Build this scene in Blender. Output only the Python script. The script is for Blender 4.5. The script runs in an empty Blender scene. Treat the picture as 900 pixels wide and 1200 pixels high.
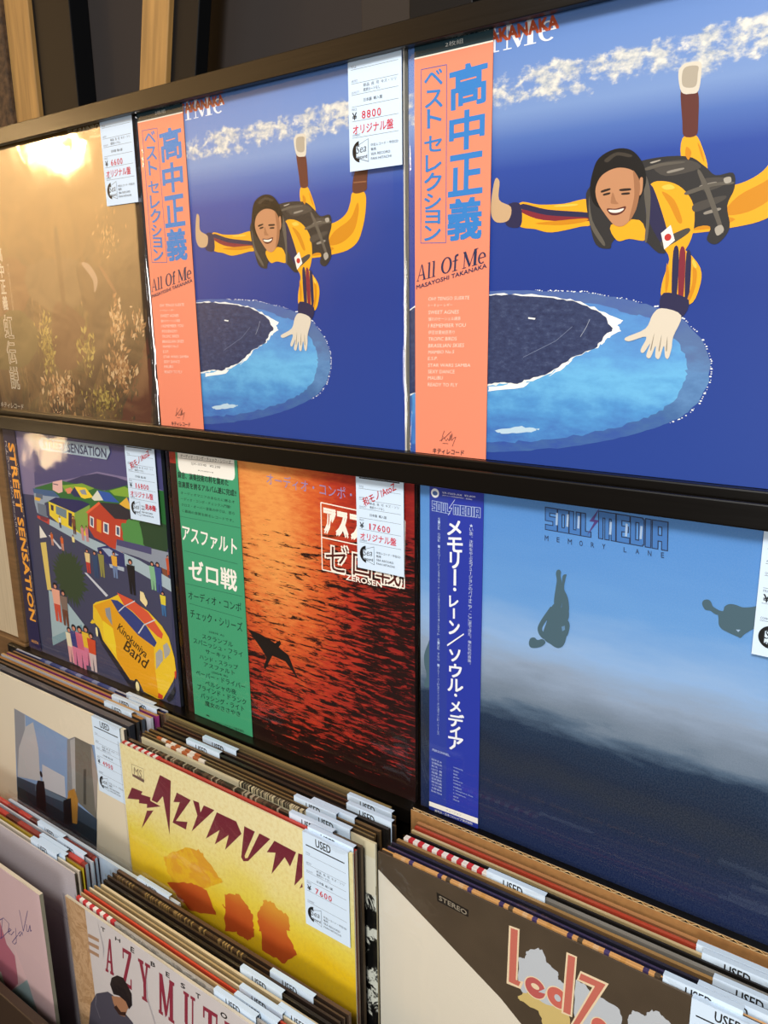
import bpy, math, random
from mathutils import Matrix, Vector
random.seed(7)
scene = bpy.context.scene
C = scene.collection

# ------------------------------------------------------------------ camera
cam_data = bpy.data.cameras.new('camera'); cam = bpy.data.objects.new('camera', cam_data); C.objects.link(cam)
cam_data.sensor_fit = 'VERTICAL'; cam_data.sensor_height = 36; cam_data.lens = 28.42
cam_data.clip_start = 0.01
cam.matrix_world = Matrix(((0.808281, -0.130963, 0.574047, 0.69281), (0.588663, 0.200540, -0.783109, -0.55148),
                           (-0.012561, 0.970893, 0.239186, 0.11233), (0, 0, 0, 1)))
scene.camera = cam

# ------------------------------------------------------------------ light and exposure
scene.view_settings.view_transform = 'Standard'; scene.view_settings.look = 'None'
scene.view_settings.gamma = 1; scene.view_settings.use_curve_mapping = False
scene.view_settings.exposure = -0.26
scene.cycles.transparent_max_bounces = 48
scene.cycles.max_bounces = 8
scene.cycles.caustics_reflective = False; scene.cycles.caustics_refractive = False

def area(name, loc, target, size, power, color, size_y=None):
    l = bpy.data.lights.new(name, 'AREA'); l.energy = power; l.color = color; l.size = size
    if size_y: l.shape = 'RECTANGLE'; l.size_y = size_y
    o = bpy.data.objects.new(name, l); C.objects.link(o); o.location = loc
    d = Vector(target) - Vector(loc); o.rotation_euler = d.to_track_quat('-Z', 'Y').to_euler()
    return o
area('ceiling_downlight', (0.85, -1.3, 1.0), (0.25, 0, -0.1), 0.30, 30, (1.0, 0.965, 0.92))
area('ceiling_panel_light', (0.2, -1.9, 1.7), (0.2, 0, 0), 1.4, 17, (0.93, 0.97, 1.0))
area('bin_fill_light', (1.0, -1.65, 0.0), (0.0, 0, -0.4), 0.5, 17, (1.0, 0.98, 0.94))  # added fill light to brighten the bin fronts
area('warm_spot_lamp', (-1.40, -0.83, 0.55), (-0.2, 0, 0.15), 0.06, 2.6, (1.0, 0.66, 0.30))
area('warm_spot_lamp', (-1.70, -0.90, -0.30), (-0.25, 0, -0.1), 0.10, 0.8, (1.0, 0.70, 0.36))

w = bpy.data.worlds.new('ambient_warm_glow'); scene.world = w; w.use_nodes = True
wn, wl = w.node_tree.nodes, w.node_tree.links
bg = wn['Background']
tc = wn.new('ShaderNodeTexCoord')
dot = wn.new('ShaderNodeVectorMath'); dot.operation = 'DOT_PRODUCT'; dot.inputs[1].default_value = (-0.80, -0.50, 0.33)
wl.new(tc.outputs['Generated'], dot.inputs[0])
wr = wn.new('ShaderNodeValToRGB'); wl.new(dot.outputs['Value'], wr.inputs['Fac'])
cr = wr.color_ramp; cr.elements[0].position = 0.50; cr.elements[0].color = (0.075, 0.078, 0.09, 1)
cr.elements[1].position = 0.99; cr.elements[1].color = (3.6, 2.1, 0.85, 1)  # warm lobe added to give the left-hand film a golden sheen
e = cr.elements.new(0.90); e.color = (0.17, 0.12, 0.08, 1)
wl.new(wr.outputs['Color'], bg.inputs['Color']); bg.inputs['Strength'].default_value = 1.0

# ------------------------------------------------------------------ colours and materials
def lin(h):
    h = h.lstrip('#'); r = []
    for i in (0, 2, 4):
        v = int(h[i:i+2], 16) / 255
        r.append(v / 12.92 if v <= 0.04045 else ((v + 0.055) / 1.055) ** 2.4)
    return (r[0], r[1], r[2], 1)

def new_mat(name):
    m = bpy.data.materials.new(name); m.use_nodes = True
    nt = m.node_tree; return m, nt.nodes, nt.links, nt.nodes['Principled BSDF']

def plain(name, col, rough=0.5, metal=0.0, bump=0.0, bscale=200, spec=0.5, stretch=None, vary=0.0):
    m, n, l, b = new_mat(name)
    b.inputs['Base Color'].default_value = lin(col); b.inputs['Roughness'].default_value = rough
    b.inputs['Metallic'].default_value = metal; b.inputs['Specular IOR Level'].default_value = spec
    if bump or vary:
        t = n.new('ShaderNodeTexCoord'); mp = n.new('ShaderNodeMapping'); l.new(t.outputs['Object'], mp.inputs['Vector'])
        if stretch: mp.inputs['Scale'].default_value = stretch
        ns = n.new('ShaderNodeTexNoise'); ns.inputs['Scale'].default_value = bscale; ns.inputs['Detail'].default_value = 5
        l.new(mp.outputs['Vector'], ns.inputs['Vector'])
        if bump:
            bp = n.new('ShaderNodeBump'); bp.inputs['Strength'].default_value = bump; bp.inputs['Distance'].default_value = 0.002
            l.new(ns.outputs['Fac'], bp.inputs['Height']); l.new(bp.outputs['Normal'], b.inputs['Normal'])
        if vary:
            mx = n.new('ShaderNodeMix'); mx.data_type = 'RGBA'
            c0 = lin(col); mx.inputs[6].default_value = tuple(v * (1 - vary) for v in c0[:3]) + (1,)
            mx.inputs[7].default_value = tuple(min(1, v * (1 + vary)) for v in c0[:3]) + (1,)
            rm = n.new('ShaderNodeMapRange'); rm.inputs[1].default_value = 0.3; rm.inputs[2].default_value = 0.7
            l.new(ns.outputs['Fac'], rm.inputs[0]); l.new(rm.outputs[0], mx.inputs[0]); l.new(mx.outputs[2], b.inputs['Base Color'])
    return m

def print_mat():
    m, n, l, b = new_mat('printed_card')
    a = n.new('ShaderNodeAttribute'); a.attribute_name = 'Col'
    l.new(a.outputs['Color'], b.inputs['Base Color']); b.inputs['Roughness'].default_value = 0.45
    b.inputs['Specular IOR Level'].default_value = 0.35
    return m
PRINT = print_mat()

def film_mat(name, bump, bscale, base=0.035, rough=0.06, dist=0.001):
    m = bpy.data.materials.new(name); m.use_nodes = True; n, l = m.node_tree.nodes, m.node_tree.links
    n.remove(n['Principled BSDF']); out = n['Material Output']
    tr = n.new('ShaderNodeBsdfTransparent'); gl = n.new('ShaderNodeBsdfGlossy'); gl.inputs['Roughness'].default_value = rough
    mx = n.new('ShaderNodeMixShader'); lw = n.new('ShaderNodeLayerWeight'); lw.inputs['Blend'].default_value = 0.5
    pw = n.new('ShaderNodeMath'); pw.operation = 'POWER'; pw.inputs[1].default_value = 5.0; l.new(lw.outputs['Facing'], pw.inputs[0])
    mr = n.new('ShaderNodeMapRange'); mr.inputs[3].default_value = base; mr.inputs[4].default_value = 0.75; l.new(pw.outputs[0], mr.inputs[0])
    t = n.new('ShaderNodeTexCoord'); ns = n.new('ShaderNodeTexNoise'); ns.inputs['Scale'].default_value = bscale; ns.inputs['Detail'].default_value = 2
    ns.inputs['Distortion'].default_value = 0.6
    bp = n.new('ShaderNodeBump'); bp.inputs['Strength'].default_value = bump; bp.inputs['Distance'].default_value = dist
    l.new(t.outputs['Object'], ns.inputs['Vector']); l.new(ns.outputs['Fac'], bp.inputs['Height']); l.new(bp.outputs['Normal'], gl.inputs['Normal'])
    l.new(mr.outputs[0], mx.inputs[0]); l.new(tr.outputs[0], mx.inputs[1]); l.new(gl.outputs[0], mx.inputs[2]); l.new(mx.outputs[0], out.inputs['Surface'])
    return m
FILM = film_mat('clear_film', 0.25, 14)
FOILY = film_mat('crinkled_clear_film', 0.5, 22, base=0.31, rough=0.09)
CRINKLE = film_mat('stiff_clear_film', 0.6, 60, base=0.06, rough=0.1)

BLACK = plain('black_stained_wood', '#080604', 0.30, bump=0.08, bscale=60, stretch=(0.15, 1, 3), spec=0.35)
BLACKM = plain('black_painted_metal', '#060709', 0.55, spec=0.2)
WALLP = plain('dark_wall_paint', '#241d1a', 0.9, bump=0.1, bscale=80)
STUD = plain('raw_pine', '#98733f', 0.6, bump=0.1, bscale=40, stretch=(4, 4, 0.25), vary=0.25)
BARK = plain('rough_sawn_pine_edge', '#4a3520', 0.85, bump=1.0, bscale=120, vary=0.6)
CREAMW = plain('cream_wood_panel', '#b9ab90', 0.6, bump=0.1, bscale=50, stretch=(6, 1, 0.3), vary=0.1)
BROWNW = plain('brown_wood', '#6f5232', 0.55, bump=0.1, bscale=50, stretch=(0.3, 1, 4), vary=0.2)
KRAFT = plain('kraft_cardboard', '#92693a', 0.85, bump=0.15, bscale=150, vary=0.12)

# node helpers for printed artwork (object coordinates of the sleeve: x right, z up, metres)
class NB:
    def __init__(s, name, rough=0.42):
        s.m, s.n, s.l, s.b = new_mat(name); s.b.inputs['Roughness'].default_value = rough; s.b.inputs['Specular IOR Level'].default_value = 0.35
        s.tc = s.n.new('ShaderNodeTexCoord').outputs['Object']
        sp = s.n.new('ShaderNodeSeparateXYZ'); s.l.new(s.tc, sp.inputs[0]); s.x, s.z = sp.outputs['X'], sp.outputs['Z']
    def put(s, sock, v):
        if isinstance(v, (int, float)): sock.default_value = v
        elif isinstance(v, tuple): sock.default_value = v
        else: s.l.new(v, sock)
    def math(s, op, a, b=0.0, c=None):
        q = s.n.new('ShaderNodeMath'); q.operation = op; s.put(q.inputs[0], a); s.put(q.inputs[1], b)
        if c is not None: s.put(q.inputs[2], c)
        return q.outputs[0]
    def noise(s, scale, detail=4, stretch=(1, 1, 1), rough=0.5, dist=0.0, off=(0, 0, 0)):
        mp = s.n.new('ShaderNodeMapping'); s.l.new(s.tc, mp.inputs['Vector']); mp.inputs['Scale'].default_value = stretch; mp.inputs['Location'].default_value = off
        q = s.n.new('ShaderNodeTexNoise'); q.inputs['Scale'].default_value = scale; q.inputs['Detail'].default_value = detail
        q.inputs['Roughness'].default_value = rough; q.inputs['Distortion'].default_value = dist
        s.l.new(mp.outputs['Vector'], q.inputs['Vector']); return q.outputs['Fac']
    def rng(s, v, a, b, c=0.0, d=1.0):
        q = s.n.new('ShaderNodeMapRange'); q.interpolation_type = 'SMOOTHSTEP'; s.put(q.inputs[0], v)
        for i, t in enumerate((a, b, c, d)): s.put(q.inputs[i + 1], t)
        return q.outputs[0]
    def ramp(s, v, stops):
        q = s.n.new('ShaderNodeValToRGB'); s.put(q.inputs[0], v); e = q.color_ramp.elements
        while len(e) < len(stops): e.new(0.5)
        for el, (p, c) in zip(e, stops): el.position = p; el.color = lin(c)
        return q.outputs['Color']
    def mix(s, f, a, b):
        q = s.n.new('ShaderNodeMix'); q.data_type = 'RGBA'; s.put(q.inputs[0], f)
        s.put(q.inputs[6], lin(a) if isinstance(a, str) else a); s.put(q.inputs[7], lin(b) if isinstance(b, str) else b)
        return q.outputs[2]
    def done(s, col): s.l.new(col, s.b.inputs['Base Color']); return s.m

def sky_print():
    k = NB('printed_sky_and_clouds')
    d = k.math('SUBTRACT', k.z, k.math('MULTIPLY_ADD', k.x, 0.02, 0.2545))          # height above the cloud bank
    base = k.ramp(k.rng(k.z, 0.0, 0.315), [(0, '#213f90'), (0.35, '#1c388a'), (0.62, '#1f3d8e'), (0.74, '#27469a'), (0.82, '#4a6bb0'), (0.88, '#7391c4'), (1.0, '#5c82c2')])
    n1 = k.noise(38, 6, (1, 1, 1.3), 0.62); n2 = k.noise(120, 4, (1, 1, 1.6), 0.6)
    band = k.math('MULTIPLY', k.rng(d, -0.016, 0.0), k.rng(d, 0.028, 0.012))
    nn = k.math('MULTIPLY_ADD', n2, 0.35, k.math('MULTIPLY', n1, 0.75))
    mask = k.rng(k.math('MULTIPLY_ADD', band, 0.31, nn), 0.78, 0.92)
    mask = k.math('MULTIPLY', mask, k.rng(band, 0.02, 0.35))
    cl = k.ramp(n2, [(0.3, '#7d90ae'), (0.48, '#b9bec0'), (0.68, '#e2dfd4')])
    return k.done(k.mix(mask, base, cl))
def lagoon_print(name, stops):
    k = NB(name)
    n = k.noise(30, 6, (1, 1, 2.2), 0.65)
    zf = k.rng(k.z, 0.01, 0.13)
    base = k.ramp(k.math('MULTIPLY_ADD', n, 0.5, k.math('MULTIPLY', zf, 0.55)), stops)
    return k.done(base)
def island_print():
    k = NB('printed_island_forest')
    n = k.noise(160, 5, (1, 1, 1.8), 0.7)
    return k.done(k.ramp(n, [(0.3, '#232c4e'), (0.55, '#333f63'), (0.75, '#4f5c7c')]))
def sunset_print():
    k = NB('printed_sunset_sea')
    n = k.noise(52, 7, (0.75, 1, 5.0), 0.72, 0.4); n2 = k.noise(70, 4, (1, 1, 3.8), 0.62, 0.3, (3, 0, 1))
    dx = k.math('SUBTRACT', k.x, k.math('MULTIPLY_ADD', k.z, -0.10, 0.165))
    glow = k.math('POWER', 2.718, k.math('MULTIPLY', k.math('MULTIPLY', dx, dx), -130.0))
    up = k.rng(k.z, 0.03, 0.22)
    bright = k.math('MULTIPLY', glow, k.math('MULTIPLY_ADD', up, 0.75, 0.25))
    col = k.ramp(k.math('MULTIPLY_ADD', n2, 0.5, k.math('MULTIPLY', bright, 0.72)), [(0.25, '#861d1c'), (0.48, '#b03420'), (0.7, '#cf5f2c'), (0.98, '#e89a50')])
    th = k.math('MULTIPLY_ADD', bright, 0.11, k.rng(k.z, 0.22, 0.30, 0.385, 0.62))
    th = k.math('SUBTRACT', th, k.rng(k.x, 0.21, 0.315, 0.0, 0.03))
    th = k.math('SUBTRACT', th, k.rng(k.z, 0.05, 0.0, 0.0, 0.12))
    mask = k.rng(k.math('SUBTRACT', k.math('ADD', th, 0.10), n), -0.03, 0.05)
    return k.done(k.mix(mask, '#1d0b0a', col))
def seascape_print():
    k = NB('printed_evening_sea')
    n = k.noise(14, 5, (1, 1, 4.0), 0.6); n2 = k.noise(900, 2, (1, 1, 1), 0.6)
    zz = k.math('MULTIPLY_ADD', k.math('SUBTRACT', n, 0.5), 0.045, k.z)
    col = k.ramp(k.rng(k.math('ADD', zz, 0), 0.0, 0.315), [(0, '#041a44'), (0.08, '#071c3a'), (0.14, '#172234'), (0.2, '#081c36'), (0.29, '#0f2844'), (0.345, '#4a6078'), (0.38, '#687a8e'), (0.42, '#6f8094'), (0.52, '#869ab4'), (0.64, '#86abd8'), (0.8, '#5f95d2'), (1.0, '#4c86ca')])
    g = k.mix(k.math('MULTIPLY', k.rng(n2, 0.35, 0.65), 0.035), col, '#c8d4e4')
    return k.done(g)
def golden_print():
    k = NB('printed_golden_thicket', 0.35)
    n = k.noise(16, 6, (1.6, 1, 0.8), 0.65, 1.4); n2 = k.noise(55, 6, (2.2, 1, 0.7), 0.7, 0.8)
    base = k.ramp(n, [(0.30, '#0e0704'), (0.42, '#2e190b'), (0.52, '#5e3c18'), (0.6, '#3a3416'), (0.72, '#8a6430')])
    leaf = k.rng(n2, 0.56, 0.66)
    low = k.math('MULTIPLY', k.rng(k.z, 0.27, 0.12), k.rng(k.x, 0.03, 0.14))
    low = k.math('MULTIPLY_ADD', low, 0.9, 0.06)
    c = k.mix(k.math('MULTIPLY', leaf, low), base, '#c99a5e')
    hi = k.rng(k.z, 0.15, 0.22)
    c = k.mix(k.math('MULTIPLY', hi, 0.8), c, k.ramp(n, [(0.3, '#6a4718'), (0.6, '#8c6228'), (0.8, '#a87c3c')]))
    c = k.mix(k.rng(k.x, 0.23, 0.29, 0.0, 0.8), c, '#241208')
    return k.done(c)
def yellow_print():
    k = NB('printed_yellow_paint')
    n = k.noise(9, 5, (1, 1, 1.4), 0.55, 0.6); n2 = k.noise(260, 3)
    c = k.ramp(k.math('MULTIPLY_ADD', n, 0.35, k.rng(k.z, 0.12, 0.315, 0.0, 0.75)), [(0.1, '#dba812'), (0.35, '#e6c322'), (0.55, '#e3d352'), (0.72, '#e6dc92'), (0.9, '#e8e0ae')])
    return k.done(k.mix(k.math('MULTIPLY', k.rng(n2, 0.4, 0.7), 0.25), c, '#c9a83c'))
def orange_print():
    k = NB('printed_orange_shapes')
    n = k.noise(20, 4); return k.done(k.ramp(k.math('MULTIPLY_ADD', n, 0.4, k.rng(k.z, 0.17, 0.24)), [(0.15, '#b2481f'), (0.5, '#c4642a'), (0.95, '#d69a38')]))
def marble_print(name, a, b, sc):
    k = NB(name); n = k.noise(sc, 6, (1, 1, 1), 0.65, 1.6)
    return k.done(k.ramp(n, [(0.35, a), (0.5, b), (0.56, a), (0.7, b)]))
LAGOON2 = lagoon_print('printed_bright_lagoon', [(0.2, '#3c6ab4'), (0.36, '#4c90cc'), (0.5, '#68b2e0'), (0.62, '#5a9ad4'), (0.8, '#4f7fc2')])
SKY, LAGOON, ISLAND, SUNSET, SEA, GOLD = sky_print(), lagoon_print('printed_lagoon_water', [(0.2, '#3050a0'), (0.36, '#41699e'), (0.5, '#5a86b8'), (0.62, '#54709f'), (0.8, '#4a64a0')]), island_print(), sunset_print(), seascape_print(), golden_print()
YELLOW, ORANGE, AMBER = yellow_print(), orange_print(), marble_print('printed_amber_shape', '#dfb52a', '#d69a30', 14)
TAN_MARBLE = marble_print('printed_tan_marble', '#a8845c', '#caa883', 45)
GREY_MARBLE = marble_print('printed_grey_marble', '#c9c6bf', '#8d877f', 40)
BROWN_PRINT = plain('printed_brown_card', '#4b4032', 0.35, vary=0.12, bscale=25)
LINEN = plain('grey_linen_card', '#a9a4aa', 0.8, bump=0.25, bscale=700, vary=0.06)
SPLATTER = None
def splat():
    k = NB('printed_black_splatter'); n = k.noise(40, 7, (1, 1, 1), 0.75, 0.5)
    m = k.rng(k.math('ADD', n, k.rng(k.z, 0.24, 0.315, 0.06, -0.12)), 0.50, 0.53)
    return k.done(k.mix(m, '#d9dccf', '#0c0c0c'))
SPLATTER = splat()

# ------------------------------------------------------------------ mesh builder
_glyphs = {}
def glyphs(s):
    key = s
    if key not in _glyphs:
        cu = bpy.data.curves.new('t', 'FONT'); cu.body = s; cu.resolution_u = 2
        o = bpy.data.objects.new('t', cu); C.objects.link(o)
        me = bpy.data.meshes.new_from_object(o.evaluated_get(bpy.context.evaluated_depsgraph_get()))
        vs = [(v.co.x, v.co.y) for v in me.vertices]; fs = [tuple(p.vertices) for p in me.polygons]
        bpy.data.objects.remove(o); bpy.data.curves.remove(cu); bpy.data.meshes.remove(me)
        if vs:
            x0 = min(v[0] for v in vs); x1 = max(v[0] for v in vs); y0 = min(v[1] for v in vs); y1 = max(v[1] for v in vs)
            vs = [((x - x0) / max(x1 - x0, 1e-6), (y - y0) / max(y1 - y0, 1e-6)) for x, y in vs]
        _glyphs[key] = (vs, fs)
    return _glyphs[key]

def curve(pts, n=4):
    """closed smooth outline through the given points"""
    out = []; k = len(pts)
    for i in range(k):
        p0, p1, p2, p3 = pts[i - 1], pts[i], pts[(i + 1) % k], pts[(i + 2) % k]
        for j in range(n):
            t = j / n
            out.append(tuple(0.5 * (2 * b_ + (c_ - a) * t + (2 * a - 5 * b_ + 4 * c_ - d) * t * t + (3 * b_ - a - 3 * c_ + d) * t ** 3) for a, b_, c_, d in zip(p0, p1, p2, p3)))
    return out
class MB:
    """collects faces in local metres (front faces -y) and links them as one mesh object"""
    def __init__(s, ybase=0.0):
        s.v, s.f, s.c, s.m, s.mats, s.yb, s.lay = [], [], [], [], [], ybase, 0
        s.xlim, s.zlim = (0.2, 314.6), (-100.0, 315.0)
    def mat(s, m):
        if m not in s.mats: s.mats.append(m)
        return s.mats.index(m)
    def face(s, pts, col, m):
        i = len(s.v); s.v += pts; s.f.append(tuple(range(i, i + len(pts)))); s.c.append(lin(col) if isinstance(col, str) else col); s.m.append(s.mat(m))
    def box(s, x0, x1, y0, y1, z0, z1, col='#808080', m=None, front=None, top=None, side=None):
        m = m or PRINT
        p = [(x0, y0, z0), (x1, y0, z0), (x1, y0, z1), (x0, y0, z1), (x0, y1, z0), (x1, y1, z0), (x1, y1, z1), (x0, y1, z1)]
        for ids, c, mm in (((0, 1, 2, 3), col, front or m), ((5, 4, 7, 6), col, m), ((3, 2, 6, 7), top or col, PRINT if top else m),
                           ((4, 5, 1, 0), col, m), ((1, 5, 6, 2), side or col, PRINT if side else m), ((4, 0, 3, 7), side or col, PRINT if side else m)):
            s.face([p[i] for i in ids], c, mm)
    def y(s): return s.yb - 0.00002 * s.lay
    def up(s, n=1): s.lay += n; return s
    def spoly(s, pts, col, m=None): s.poly(curve(pts), col, m)
    def poly(s, pts, col, m=None):
        """one printed patch, points in mm of the sleeve front; each patch lies a hair above the last"""
        s.lay += 0.35; pts = [(min(max(x, s.xlim[0]), s.xlim[1]), min(max(z, s.zlim[0]), s.zlim[1])) for x, z in pts]
        a = sum(pts[i][0] * pts[(i + 1) % len(pts)][1] - pts[(i + 1) % len(pts)][0] * pts[i][1] for i in range(len(pts)))
        if a < 0: pts = pts[::-1]
        s.face([(p[0] / 1000, s.y(), p[1] / 1000) for p in pts], col, m or PRINT)
    def rect(s, x0, z0, x1, z1, col, m=None): s.poly([(x0, z0), (x1, z0), (x1, z1), (x0, z1)], col, m)
    def line(s, pts, wd, col):
        for (a, b) in zip(pts, pts[1:]):
            dx, dz = b[0] - a[0], b[1] - a[1]; L = math.hypot(dx, dz) or 1; nx, nz = -dz / L * wd / 2, dx / L * wd / 2
            s.poly([(a[0] + nx, a[1] + nz), (b[0] + nx, b[1] + nz), (b[0] - nx, b[1] - nz), (a[0] - nx, a[1] - nz)], col); s.lay -= 0.3
        s.lay += 0.3
    def oval(s, cx, cz, rx, rz, col, m=None, n=24, a0=0, a1=360, rot=0):
        r = math.radians(rot); pts = []
        for i in range(n if a1 - a0 >= 360 else n + 1):
            t = math.radians(a0 + (a1 - a0) * i / n); x, z = rx * math.cos(t), rz * math.sin(t)
            pts.append((cx + x * math.cos(r) - z * math.sin(r), cz + x * math.sin(r) + z * math.cos(r)))
        s.poly(pts, col, m)
    def text(s, t, c3, col, bold=0.0):
        """lettering stretched over the patch with corners top-left, top-right, bottom-left (mm)"""
        s.lay += 0.5; (ax, az), (bx, bz), (cx, cz) = c3; vs, fs = glyphs(t); k = s.mat(PRINT); cc = lin(col)
        e = max(bold, 0) * math.hypot(ax - cx, az - cz) * 1.0
        for dx, dz in ([(-e, -e), (e, -e), (-e, e), (e, e)] if e > 0.02 else [(0, 0)]):
            i = len(s.v); y = s.y(); s.lay += 0.06
            for u, v in vs:
                s.v.append(((cx + dx + (bx - ax) * u + (ax - cx) * v) / 1000, y, (cz + dz + (bz - az) * u + (az - cz) * v) / 1000))
            for f in fs: s.f.append(tuple(i + j for j in f)); s.c.append(cc); s.m.append(k)
    def tx(s, t, x0, z0, x1, z1, col, bold=0.0): s.text(t, [(x0, z1), (x1, z1), (x0, z0)], col, bold)
    def vtext(s, t, xc, wd, ztop, zbot, col, bold=0.0):
        """a vertical column of characters"""
        n = len(t); h = (ztop - zbot) / n
        for i, ch in enumerate(t):
            if ch in ' 　': continue
            zc = ztop - (i + 0.5) * h; hw, hh = wd / 2, h * 0.43
            if ch in 'ー':
                s.poly([(xc - wd * .07, zc - hh), (xc + wd * .07, zc - hh), (xc + wd * .07, zc + hh), (xc - wd * .07, zc + hh)], col); continue
            if ch == '・': s.oval(xc, zc, wd * .14, wd * .14, col, n=10); continue
            if ch in '、。': s.oval(xc + hw * .5, zc + hh * .5, wd * .1, wd * .1, col, n=6); continue
            if ch == '/': s.line([(xc + hw, zc + hh), (xc - hw, zc - hh)], wd * .12, col); continue
            if ch in 'ァィゥェォッャュョ': hw *= .75; hh *= .75
            s.tx(ch, xc - hw, zc - hh, xc + hw, zc + hh, col, bold); s.lay -= 0.5
        s.lay += 0.5
    def build(s, name, parent=None, m=None):
        me = bpy.data.meshes.new(name); me.from_pydata(s.v, [], s.f)
        for mm in s.mats: me.materials.append(mm)
        me.polygons.foreach_set('material_index', s.m)
        at = me.color_attributes.new('Col', 'FLOAT_COLOR', 'CORNER'); buf = []
        for p, c in zip(me.polygons, s.c): buf += list(c) * p.loop_total
        at.data.foreach_set('color', buf); me.update()
        o = bpy.data.objects.new(name, me); C.objects.link(o)
        if parent: o.parent = parent
        return o

def thing(name, label, cat, loc=(0, 0, 0), group=None):
    o = bpy.data.objects.new(name, None); C.objects.link(o); o.location = loc; o.empty_display_size = 0.02
    o['label'] = label; o['category'] = cat
    if group: o['group'] = group
    return o
def link(name, mesh, parent, loc=(0, 0, 0)):
    o = bpy.data.objects.new(name, mesh); C.objects.link(o); o.parent = parent; o.location = loc; return o

def solid(name, boxes, m, parent=None, bev=0.0):
    """boxes merged into one mesh, with softened edges"""
    b = MB()
    for q in boxes: b.box(*q, m=m)
    o = b.build(name, parent)
    if bev:
        md = o.modifiers.new('bevel', 'BEVEL'); md.width = bev; md.segments = 2; md.limit_method = 'ANGLE'
        import bmesh
        bm = bmesh.new(); bm.from_mesh(o.data); bmesh.ops.remove_doubles(bm, verts=bm.verts, dist=1e-6); bm.to_mesh(o.data); bm.free()
    return o

# ------------------------------------------------------------------ setting
wall = solid('wall_back', [(-1.2, 1.4, 0.075, 0.10, -1.0, 1.0)], WALLP); wall['kind'] = 'structure'
fl = solid('floor', [(-1.2, 1.4, -0.9, 0.10, -1.06, -1.0)], plain('dark_floor', '#3a2f28', 0.7, vary=0.2, bscale=8)); fl['kind'] = 'structure'
p = solid('trim_1', [(-0.2855, -0.2375, 0.045, 0.0745, 0.325, 0.75)], STUD, bev=0.001); p['kind'] = 'structure'
p = solid('trim_2', [(-0.325, -0.2865, 0.040, 0.0745, 0.325, 0.75)], BARK, bev=0.002); p['kind'] = 'structure'
p = solid('trim_3', [(-0.237, -0.1665, 0.050, 0.0745, 0.325, 0.75)], BLACKM, bev=0.001); p['kind'] = 'structure'
p = solid('trim_4', [(-0.48, -0.375, 0.045, 0.0745, 0.325, 0.75)], STUD, bev=0.001); p['kind'] = 'structure'
p = solid('trim_5', [(-0.3745, -0.3255, 0.050, 0.0745, 0.325, 0.75)], BLACKM, bev=0.001); p['kind'] = 'structure'
p = solid('trim_6', [(-0.024, 0.0155, -0.010, 0.009, 0.0, 0.5)], STUD, bev=0.001); p['kind'] = 'structure'
p.location = (0, 0.031, 0.325); p.rotation_euler = (math.radians(-4), 0, math.radians(0)); p.rotation_euler = (0, math.radians(11), 0)
p = solid('trim_7', [(0.016, 0.052, -0.006, 0.009, 0.0, 0.5)], BLACKM, bev=0.001); p['kind'] = 'structure'
p.location = (0, 0.032, 0.325); p.rotation_euler = (0, math.radians(11), 0)
p = solid('trim_8', [(0.235, 0.286, 0.050, 0.0745, 0.325, 0.75)], plain('dark_brown_board', '#231a12', 0.8), bev=0.001); p['kind'] = 'structure'
p = solid('trim_9', [(0.2865, 0.345, 0.045, 0.0745, 0.325, 0.75)], BLACKM, bev=0.001); p['kind'] = 'structure'

rack = thing('record_rack', 'black wooden wall rack with two display ledges above stepped record bins', 'rack', (0.15, 0.02, -0.98))
rl = (0.15, 0.02, -0.98)
def rackpart(name, boxes, m=BLACK, bev=0.0012):
    o = solid(name, [(a - rl[0], b - rl[0], c - rl[1], d - rl[1], e_ - rl[2], f_ - rl[2]) for a, b, c, d, e_, f_ in boxes], m, rack, bev); return o
rackpart('back_panel', [(-0.36, 0.98, 0.0075, 0.014, -0.345, 0.318)])
rackpart('top_rail', [(-0.36, 0.98, -0.012, -0.005, 0.3015, 0.3185), (-0.36, 0.98, -0.0049, 0.0074, 0.3172, 0.3185)])
rackpart('display_ledge', [(-0.36, 0.98, -0.0075, 0.0074, -0.0125, -0.0003), (-0.36, 0.98, -0.016, -0.0115, -0.0240, -0.0068), (-0.36, 0.98, -0.0114, 0.0000, -0.0240, -0.0165)])
rackpart('display_ledge', [(-0.36, 0.98, -0.0125, 0.0140, -0.346, -0.3304)])
rackpart('bin_back', [(-0.36, 0.98, 0.000, 0.008, -0.66, -0.3465)])
rackpart('bin_floor', [(-0.36, 0.98, -0.110, 0.0, -0.656, -0.6442)])
rackpart('bin_riser', [(-0.36, 0.98, -0.113, -0.106, -0.79, -0.62)])
rackpart('bin_floor', [(-0.36, 0.98, -0.210, -0.1065, -0.787, -0.7752)])
rackpart('front_rail', [(-0.36, 0.98, -0.221, -0.211, -0.623, -0.587), (-0.36, 0.98, -0.219, -0.211, -0.80, -0.624)], plain('dark_walnut_rail', '#33261c', 0.45, bump=0.1, bscale=50, stretch=(0.2, 1, 3)))
rackpart('side_panel', [(0.98, 0.995, -0.221, 0.014, -0.98, 0.3185)])
rackpart('base_board', [(-0.36, 0.98, -0.205, 0.0, -0.9795, -0.80)])
cab = thing('side_cabinet', 'cream panelled wooden cabinet left of the rainbow street sleeve', 'cabinet', (-0.45, 0.0, -0.98))
solid('door_panel', [(-0.30, 0.105, 0.001, 0.06, 0.655, 0.975)], CREAMW, cab, 0.001)
solid('frame', [(0.1055, 0.1245, -0.004, 0.06, 0.655, 0.978), (-0.30, 0.1245, -0.006, 0.06, 0.62, 0.654)], BROWNW, cab, 0.0015)
solid('base', [(-0.30, 0.08, 0.0, 0.06, 0.02, 0.6195)], BROWNW, cab, 0.001)

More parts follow.
